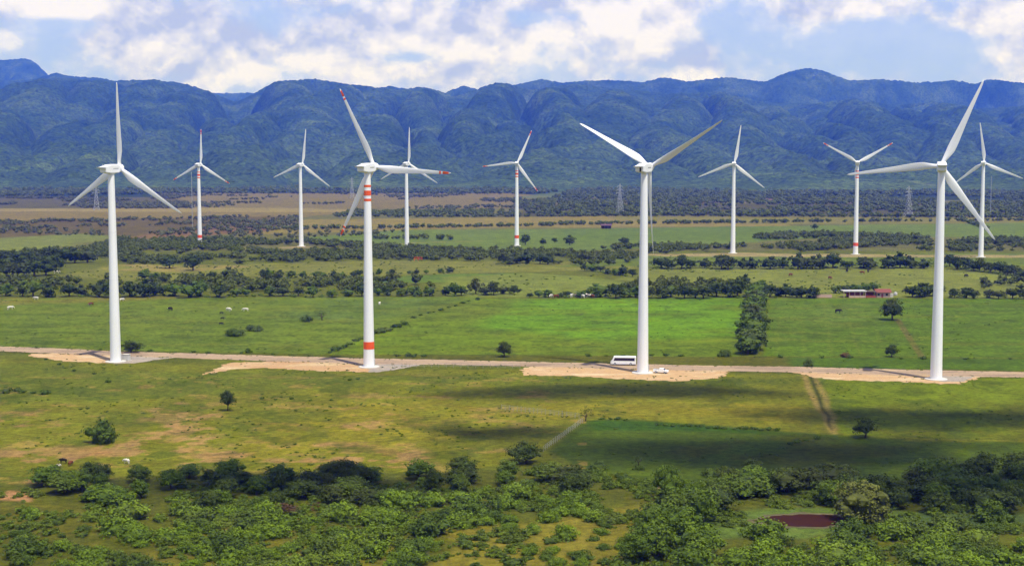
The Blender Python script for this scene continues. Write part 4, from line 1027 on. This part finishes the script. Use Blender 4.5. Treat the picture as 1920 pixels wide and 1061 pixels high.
# verges and hedge bottoms under the belts
hb_ = []
for k in range(170):
    f = random.random(); hb_.append((hx0 + (hx1 - hx0) * f + random.uniform(-3.2, 3.2), hy0 + (hy1 - hy0) * f, random.uniform(1.9, 2.7), 2.2))
for b in BELTS[:14] + BELTS[17:]:
    G0 = gp(b[0], b[1]); G1 = gp(b[2], b[3]); L = math.dist(G0, G1)
    for k in range(int(L / 3.2)):
        f = random.random(); hb_.append((G0[0] + (G1[0] - G0[0]) * f, G0[1] + (G1[1] - G0[1]) * f + random.uniform(-4, 7), random.uniform(1.0, 2.2), .9))
merged('hedge_bottom', hb_, [M_SUB], 'continuous low hedge growth under the tree rows', protos=PR_LOW)
W = []
def wood(poly, dens, s0, s1, cond=None, hr=1.):
    G = [gp(*p) for p in poly]; A = abs(sum(a[0] * b[1] - b[0] * a[1] for a, b in zip(G, G[1:] + G[:1]))) / 2
    return [(x, y, random.uniform(s0, s1), hr * random.uniform(.8, 1.2)) for x, y in pts_in(poly, int(A * dens), cond)]
near = wood([(0, 480), (60, 474), (140, 470), (230, 452), (400, 448), (600, 456), (830, 468), (1030, 472), (1030, 492), (700, 487), (430, 497), (200, 495), (190, 482), (0, 492)], .019, 2.2, 4.2, nz(90, .37), .85)
near += wood([(940, 480), (1030, 476), (1200, 462), (1385, 462), (1385, 474), (1200, 478), (1180, 492), (1030, 496)], .015, 2.2, 4.2, nz(60, .42), .85)
near += wood([(1380, 452), (1440, 441), (1560, 438), (1740, 446), (1750, 472), (1600, 474), (1440, 472), (1380, 470)], .014, 2.2, 4.2, nz(60, .40), .85)
near += wood([(1770, 455), (1840, 448), (1960, 444), (1960, 470), (1780, 473)], .014, 2.2, 4.2, nz(60, .38), .85)
near += wood([(0, 545), (0, 528), (430, 530), (700, 528), (850, 536), (700, 548), (420, 548)], .012, 2.2, 4.4, nz(25, .42))
near += wood([(1150, 552), (1190, 535), (1395, 538), (1395, 552)], .014, 2.8, 4.6)
near += wood([(1780, 540), (1780, 532), (1960, 530), (1960, 545)], .010, 2.2, 4.)
near += wood([(1050, 500), (1090, 488), (1200, 492), (1220, 500)], .006, 2.2, 3.8)
merged('woodland', near, [M_FAR], 'dense green woodland between the far turbines', protos=PR_MID)
far = wood([(1000, 406), (960, 380), (1100, 372), (1960, 362), (1960, 410)], .0030, 3.5, 6.5, nz(160, .44))
far += wood([(1040, 374), (1100, 345), (1960, 340), (1960, 366)], .0024, 5, 8)
far += wood([(-60, 372), (-60, 350), (960, 352), (1060, 360), (1000, 365), (330, 364)], .0022, 5, 8)
far += wood([(620, 408), (660, 397), (960, 396), (980, 407)], .008, 3, 5, nz(80, .40))
for a_, b_, c_, d_, n_ in ((480, 431, 760, 429, 60), (770, 428, 1040, 424, 70), (1040, 422, 1460, 418, 130), (1440, 418, 1960, 414, 90), (740, 408, 1200, 406, 70), (1200, 405, 1960, 409, 150), (700, 448, 860, 450, 30), (1800, 412, 1850, 432, 40)):
    g0 = gp(a_, b_); g1 = gp(c_, d_)
    for k in range(n_): f = random.random(); far.append((g0[0] + (g1[0] - g0[0]) * f, g0[1] + (g1[1] - g0[1]) * f + random.uniform(-7, 7), random.uniform(2.2, 4.6), 1.))
merged('distant_woodland', far, [M_FAR], 'hazy dark green woods and hedges on the far plain', protos=PR_FAR)
scr = wood([(-60, 440), (-60, 416), (560, 406), (560, 430), (300, 444)], .0065, 1.6, 3.8, nz(60, .46))
scr += wood([(-60, 392), (-60, 372), (330, 368), (360, 392)], .0034, 2.5, 5., nz(120, .52))
scr += wood([(300, 447), (560, 430), (760, 436), (560, 450)], .004, 2., 3.5, nz(60, .46))
scr += wood([(960, 402), (960, 378), (1500, 380), (1500, 402)], .002, 2.5, 4.5, nz(120, .5))
scr += wood([(330, 394), (300, 366), (960, 364), (1060, 372), (1000, 392)], .0014, 2., 4.5, nz(170, .60))
merged('scrubland', scr, [M_SCRUB], 'greyish purple scrub in bands on the far left plain', protos=PR_FAR)

# ------------------------------------------------------------------ cattle
def cow_mesh(c1, c2=None):
    sk = bpy.data.meshes.new('cow'); V = [(0, 0, 1.02), (.35, 0, 1.05), (.75, 0, 1.08), (-.35, 0, 1.04), (-.8, 0, 1.08),    # trunk
        (1.0, 0, 1.12), (1.25, 0, 1.0), (1.5, 0, .72), (1.66, 0, .5),                                                     # neck, head lowered to graze
        (.7, .2, .8), (.72, .22, .42), (.70, .22, .02), (.7, -.2, .8), (.66, -.22, .42), (.64, -.22, .02),
        (-.78, .2, .85), (-.70, .22, .62), (-.86, .22, .38), (-.80, .22, .02), (-.78, -.2, .85), (-.66, -.22, .62), (-.82, -.22, .38), (-.78, -.22, .02),
        (-1.0, 0, 1.15), (-1.06, 0, .7)]
    Ed = [(0, 1), (1, 2), (0, 3), (3, 4), (2, 5), (5, 6), (6, 7), (7, 8), (2, 9), (9, 10), (10, 11), (2, 12), (12, 13), (13, 14), (4, 15), (15, 16), (16, 17), (17, 18), (4, 19), (19, 20), (20, 21), (21, 22), (4, 23), (23, 24)]
    rad = [.36, .37, .36, .35, .30, .26, .20, .15, .10, .14, .075, .06, .14, .075, .06, .17, .12, .075, .06, .17, .12, .075, .06, .08, .03]
    sk.from_pydata(V, Ed, []); o = link('cow', sk); md = o.modifiers.new('s', 'SKIN')
    for v, r_ in zip(sk.skin_vertices[0].data, rad): v.radius = (r_, r_)
    sk.skin_vertices[0].data[0].use_root = True
    o.modifiers.new('b', 'SUBSURF').levels = 1
    dg = bpy.context.evaluated_depsgraph_get(); me = bpy.data.meshes.new_from_object(o.evaluated_get(dg)); bpy.data.objects.remove(o)
    def f(t):
        p = t.n('ShaderNodeTexCoord').outputs['Object']; k = t.mapr(t.noise(p, 1.4, 1, .4), .47, .53)
        return bsdf(t, t.mix(k, c1, c2 or c1), .8, .1)
    me.materials.clear(); me.materials.append(mat('cow_hide', f)); me.shade_smooth()
    m = MB()
    for s_ in (-1, 1):
        m.tube([(1.42, s_ * .12, .92), (1.40, s_ * .27, .96), (1.44, s_ * .34, 1.08)], [.035, .028, .01], 6); m.tube([(1.36, s_ * .12, .86), (1.33, s_ * .30, .84)], [.07, .03], 6)
    h = tmesh(lambda: m.build('horns_and_ears', M_BOX)); return me, h
COWS = {'white': cow_mesh((.62, .58, .50)), 'black': cow_mesh((.02, .016, .014)), 'brown': cow_mesh((.16, .05, .025)), 'patched': cow_mesh((.62, .58, .50), (.10, .035, .02))}
def cow(px, py, kind, label, rz=None, s=1.1):
    x, y = gp(px, py); root = link('cow', COWS[kind][0]); root.location = (x, y, 0); root.rotation_euler = (0, 0, random.uniform(0, 6.28) if rz is None else R(rz)); root.scale = (s, s, s)
    link('horns_and_ears', COWS[kind][1], root); tag(root, label, 'cow', 'cattle grazing on the pastures')
cow(108, 880, 'patched', 'brown and white cow at the thicket edge, nearest of three at lower left', 75, .85)
cow(119, 868, 'black', 'dark cow seen side-on, rear one of three at lower left', 170, .8)
cow(132, 873, 'brown', 'dark brown cow, rightmost of three at lower left', 80, .8)
cow(238, 869, 'white', 'lone white cow above the thicket right of the lone dark low tree', 150, .8)
cow(428, 584, 'white', 'white cow on the middle field, left of two white ones', None, 1.3)
cow(461, 584, 'white', 'white cow on the middle field, right of two white ones', None, 1.2)
for k, (a, b) in enumerate([(415, 589), (417, 599), (414, 609)]): cow(a, b, 'black', ['uppermost', 'middle', 'lowest'][k] + ' of three dark cows in a line on the middle field', 10, .75)
cow(320, 583, 'black', 'lone dark cow on the field behind the leftmost big turbine', None, 1.3)
cow(228, 565, 'white', 'white cow beside the tower of the leftmost big turbine, by the belt'); cow(171, 573, 'brown', 'brown cow left of the leftmost big turbine tower')
cow(19, 581, 'white', 'white cow near the left edge on the middle field', None, 1.3); cow(68, 562, 'white', 'white cow near the left edge close to the tree belt')
cow(106, 513, 'white', 'white cow in front of the dark wood at left', 20, 1.4); cow(712, 572, 'white', 'white cow right of the red-banded turbine tower', None)
ords = ['first', 'second', 'third', 'fourth', 'fifth', 'sixth', 'seventh', 'eighth', 'ninth', 'tenth']
for k, (a, b, c_) in enumerate([(1034, 558, 'white'), (1043, 559, 'brown'), (1071, 558, 'white'), (1077, 557, 'patched'), (1084, 558, 'brown'), (1093, 559, 'white'), (1099, 557, 'white'), (1104, 558, 'patched'), (1111, 559, 'brown'), (1115, 557, 'white')]):
    cow(a, b, c_, '%s cow from the left in the herd by the hedge, %s' % (ords[k], {'white': 'white', 'brown': 'reddish brown', 'patched': 'brown and white'}[c_]), None, 1.3)
cow(1571, 587, 'black', 'dark cow on the striped field left of the big dark tree', 10, 1.3)
for k, (a, b) in enumerate([(1482, 518), (1588, 511), (1617, 514), (1628, 511), (1556, 524), (1811, 520)]):
    cow(a, b, 'black' if k % 2 else 'brown', ords[k] + ' cow from the left on the pale pasture behind the farm', None, 1.3)

# ------------------------------------------------------------------ wire fence with pale posts
def fence(name, p0, p1, n, label, h=1.5, r=.075):
    g0, g1 = Vector(gp(*p0)), Vector(gp(*p1)); root = empty(name, (g0.x, g0.y, 0)); tag(root, label, 'fence')
    d = g1 - g0
    for k in range(n):
        q = d * (k / (n - 1)); m = MB(); l = random.uniform(-.12, .12)
        m.tube([(q.x, q.y, -.1), (q.x + l, q.y, h * random.uniform(.85, 1.1))], [r, r * .8], 6); m.build('post', M_WOOD, root)
    m = MB()
    for z in (.5, .9, 1.3): m.tube([(0, 0, z), (d.x, d.y, z)], .015, 4)
    m.build('wire', M_STEEL, root)
fence('fence', (1092, 793), (1019, 846), 22, 'slanting fence of pale posts below the small open-branched tree')
fence('fence', (1086, 784), (940, 768), 20, 'straight fence of pale posts left of the small open-branched tree')
fence('fence', (975, 690), (740, 688), 18, 'thin fence along the lower edge of the road right of the red-banded turbine', 1.2, .07)

# ------------------------------------------------------------------ labels of the clustered plants
ORD = ['first', 'second', 'third', 'fourth', 'fifth', 'sixth', 'seventh', 'eighth', 'ninth', 'tenth', 'eleventh', 'twelfth', 'thirteenth', 'fourteenth', 'fifteenth', 'sixteenth', 'seventeenth', 'eighteenth', 'nineteenth', 'twentieth']
cl = {}
for p in PLANTS: cl.setdefault(p[4], []).append(p)
for name, L in cl.items():
    L.sort(key=lambda p: -p[1]); nrow = max(1, math.ceil(len(L) / 13)) if 'running away' not in name else 1
    if 'running away' in name:
        for i, p in enumerate(L):
            e = i if i < 12 else len(L) - 1 - i
            p[3]['label'] = '%s tree from the %s end of %s' % (ORD[e], 'near' if i < 12 else 'far', name); p[3]['group'] = 'trees of ' + name
        continue
    per = math.ceil(len(L) / nrow)
    for r_ in range(nrow):
        row_ = sorted(L[r_ * per:(r_ + 1) * per], key=lambda p: p[0]); m_ = len(row_)
        rn = '' if nrow == 1 else (['nearest', 'second', 'third', 'fourth', 'fifth', 'sixth', 'seventh', 'eighth', 'ninth', 'tenth', 'eleventh', 'rearmost'][r_] + ' rank, ')
        wm = sorted(q[2] for q in row_)[m_ // 2]
        for i, p in enumerate(row_):
            side, e = ('left', i) if i < (m_ + 1) // 2 else ('right', m_ - 1 - i)
            tone = {'l': 'light green', 'd': 'dark', 's': 'small dark', 't': 'green', 'b': 'brown', 'o': 'open', 'w': 'olive'}[p[5]]
            w_ = 'tree' if p[3]['category'] == 'tree' else 'bush'
            p[3]['label'] = '%s %s, %s from %s, %s%s' % (tone, w_, ORD[e], side, rn, name); p[3]['group'] = ('trees of ' if w_ == 'tree' else 'bushes of ') + name

# ------------------------------------------------------------------ clouds overhead whose shadows lie on the near pasture
def _cloud(t):
    p = t.n('ShaderNodeNewGeometry').outputs['Position']; n = t.noise(p, .03, 4, .6)
    d = t.n('ShaderNodeBsdfDiffuse', {0: (.85, .85, .86, 1)}).outputs[0]; tl = t.n('ShaderNodeBsdfTranslucent', {0: (.8, .82, .86, 1)}).outputs[0]
    s_ = t.n('ShaderNodeMixShader', {0: .5, 1: d, 2: tl}).outputs[0]; tr = t.n('ShaderNodeBsdfTransparent').outputs[0]
    return t.n('ShaderNodeMixShader', {0: t.mapr(n, .35, .65, .10, .50), 1: tr, 2: s_}).outputs[0]
M_CLOUD = mat('cloud_vapour', _cloud)
def cloud(px, py, wx, wy, seed, label):
    gx, gy = gp(px, py); z = 1120.; k = z / math.tan(SUN_EL)
    r = np.random.RandomState(seed); VV = []; FF = []; b = 0
    for i in range(16):
        a = r.uniform(0, 6.28); q = r.uniform(0, .85); s_ = r.uniform(.22, .42)
        V, F = ico((q * math.cos(a) * wx, q * math.sin(a) * wy, r.uniform(0, 6)), (s_ * wx, s_ * wy, 9 + 14 * s_), r, 3)
        VV.append(V); FF.append(F + b); b += len(V)
    me = mesh_np('cloud', np.concatenate(VV), np.concatenate(FF), [M_CLOUD], smooth=True)
    o = link('cloud', me); o.location = (gx + math.sin(SUN_AZ) * k, gy + math.cos(SUN_AZ) * k, z); tag(o, label, kind='structure')
cloud(1180, 738, 66, 19, 1, 'small flat cloud overhead shading the pasture below the road')
cloud(1720, 790, 62, 22, 2, 'small flat cloud overhead shading the right pasture')
cloud(1440, 850, 60, 30, 3, 'small cloud overhead shading the hedged pasture')
cloud(1850, 925, 40, 14, 4, 'small cloud overhead shading the right thicket')
cloud(480, 915, 50, 8, 6, 'thin unseen cloud added overhead to darken the left thicket')  # extra cloud out of view, added to darken the thicket belt
cloud(960, 815, 20, 8, 5, 'wisp of cloud overhead shading the pasture left of the wire fence')

# ------------------------------------------------------------------ haze
def make_haze():
    m = bpy.data.materials.new('haze'); m.use_nodes = True; t = NT(m.node_tree)
    v = t.n('ShaderNodeVolumePrincipled', {'Color': (.035, .125, 1.0, 1), 'Absorption Color': (1, 1, 1, 1), 'Density': .98e-4, 'Anisotropy': .1})
    t.n('ShaderNodeOutputMaterial', {1: v.outputs[0]})
    b = MB(); b.box((0, 0, 514), (28400, 28400, 1036)); o = b.build('haze', m)
    o.location = (0, 0, 0); tag(o, 'thin bluish air between camera and mountains', kind='stuff')
make_haze()
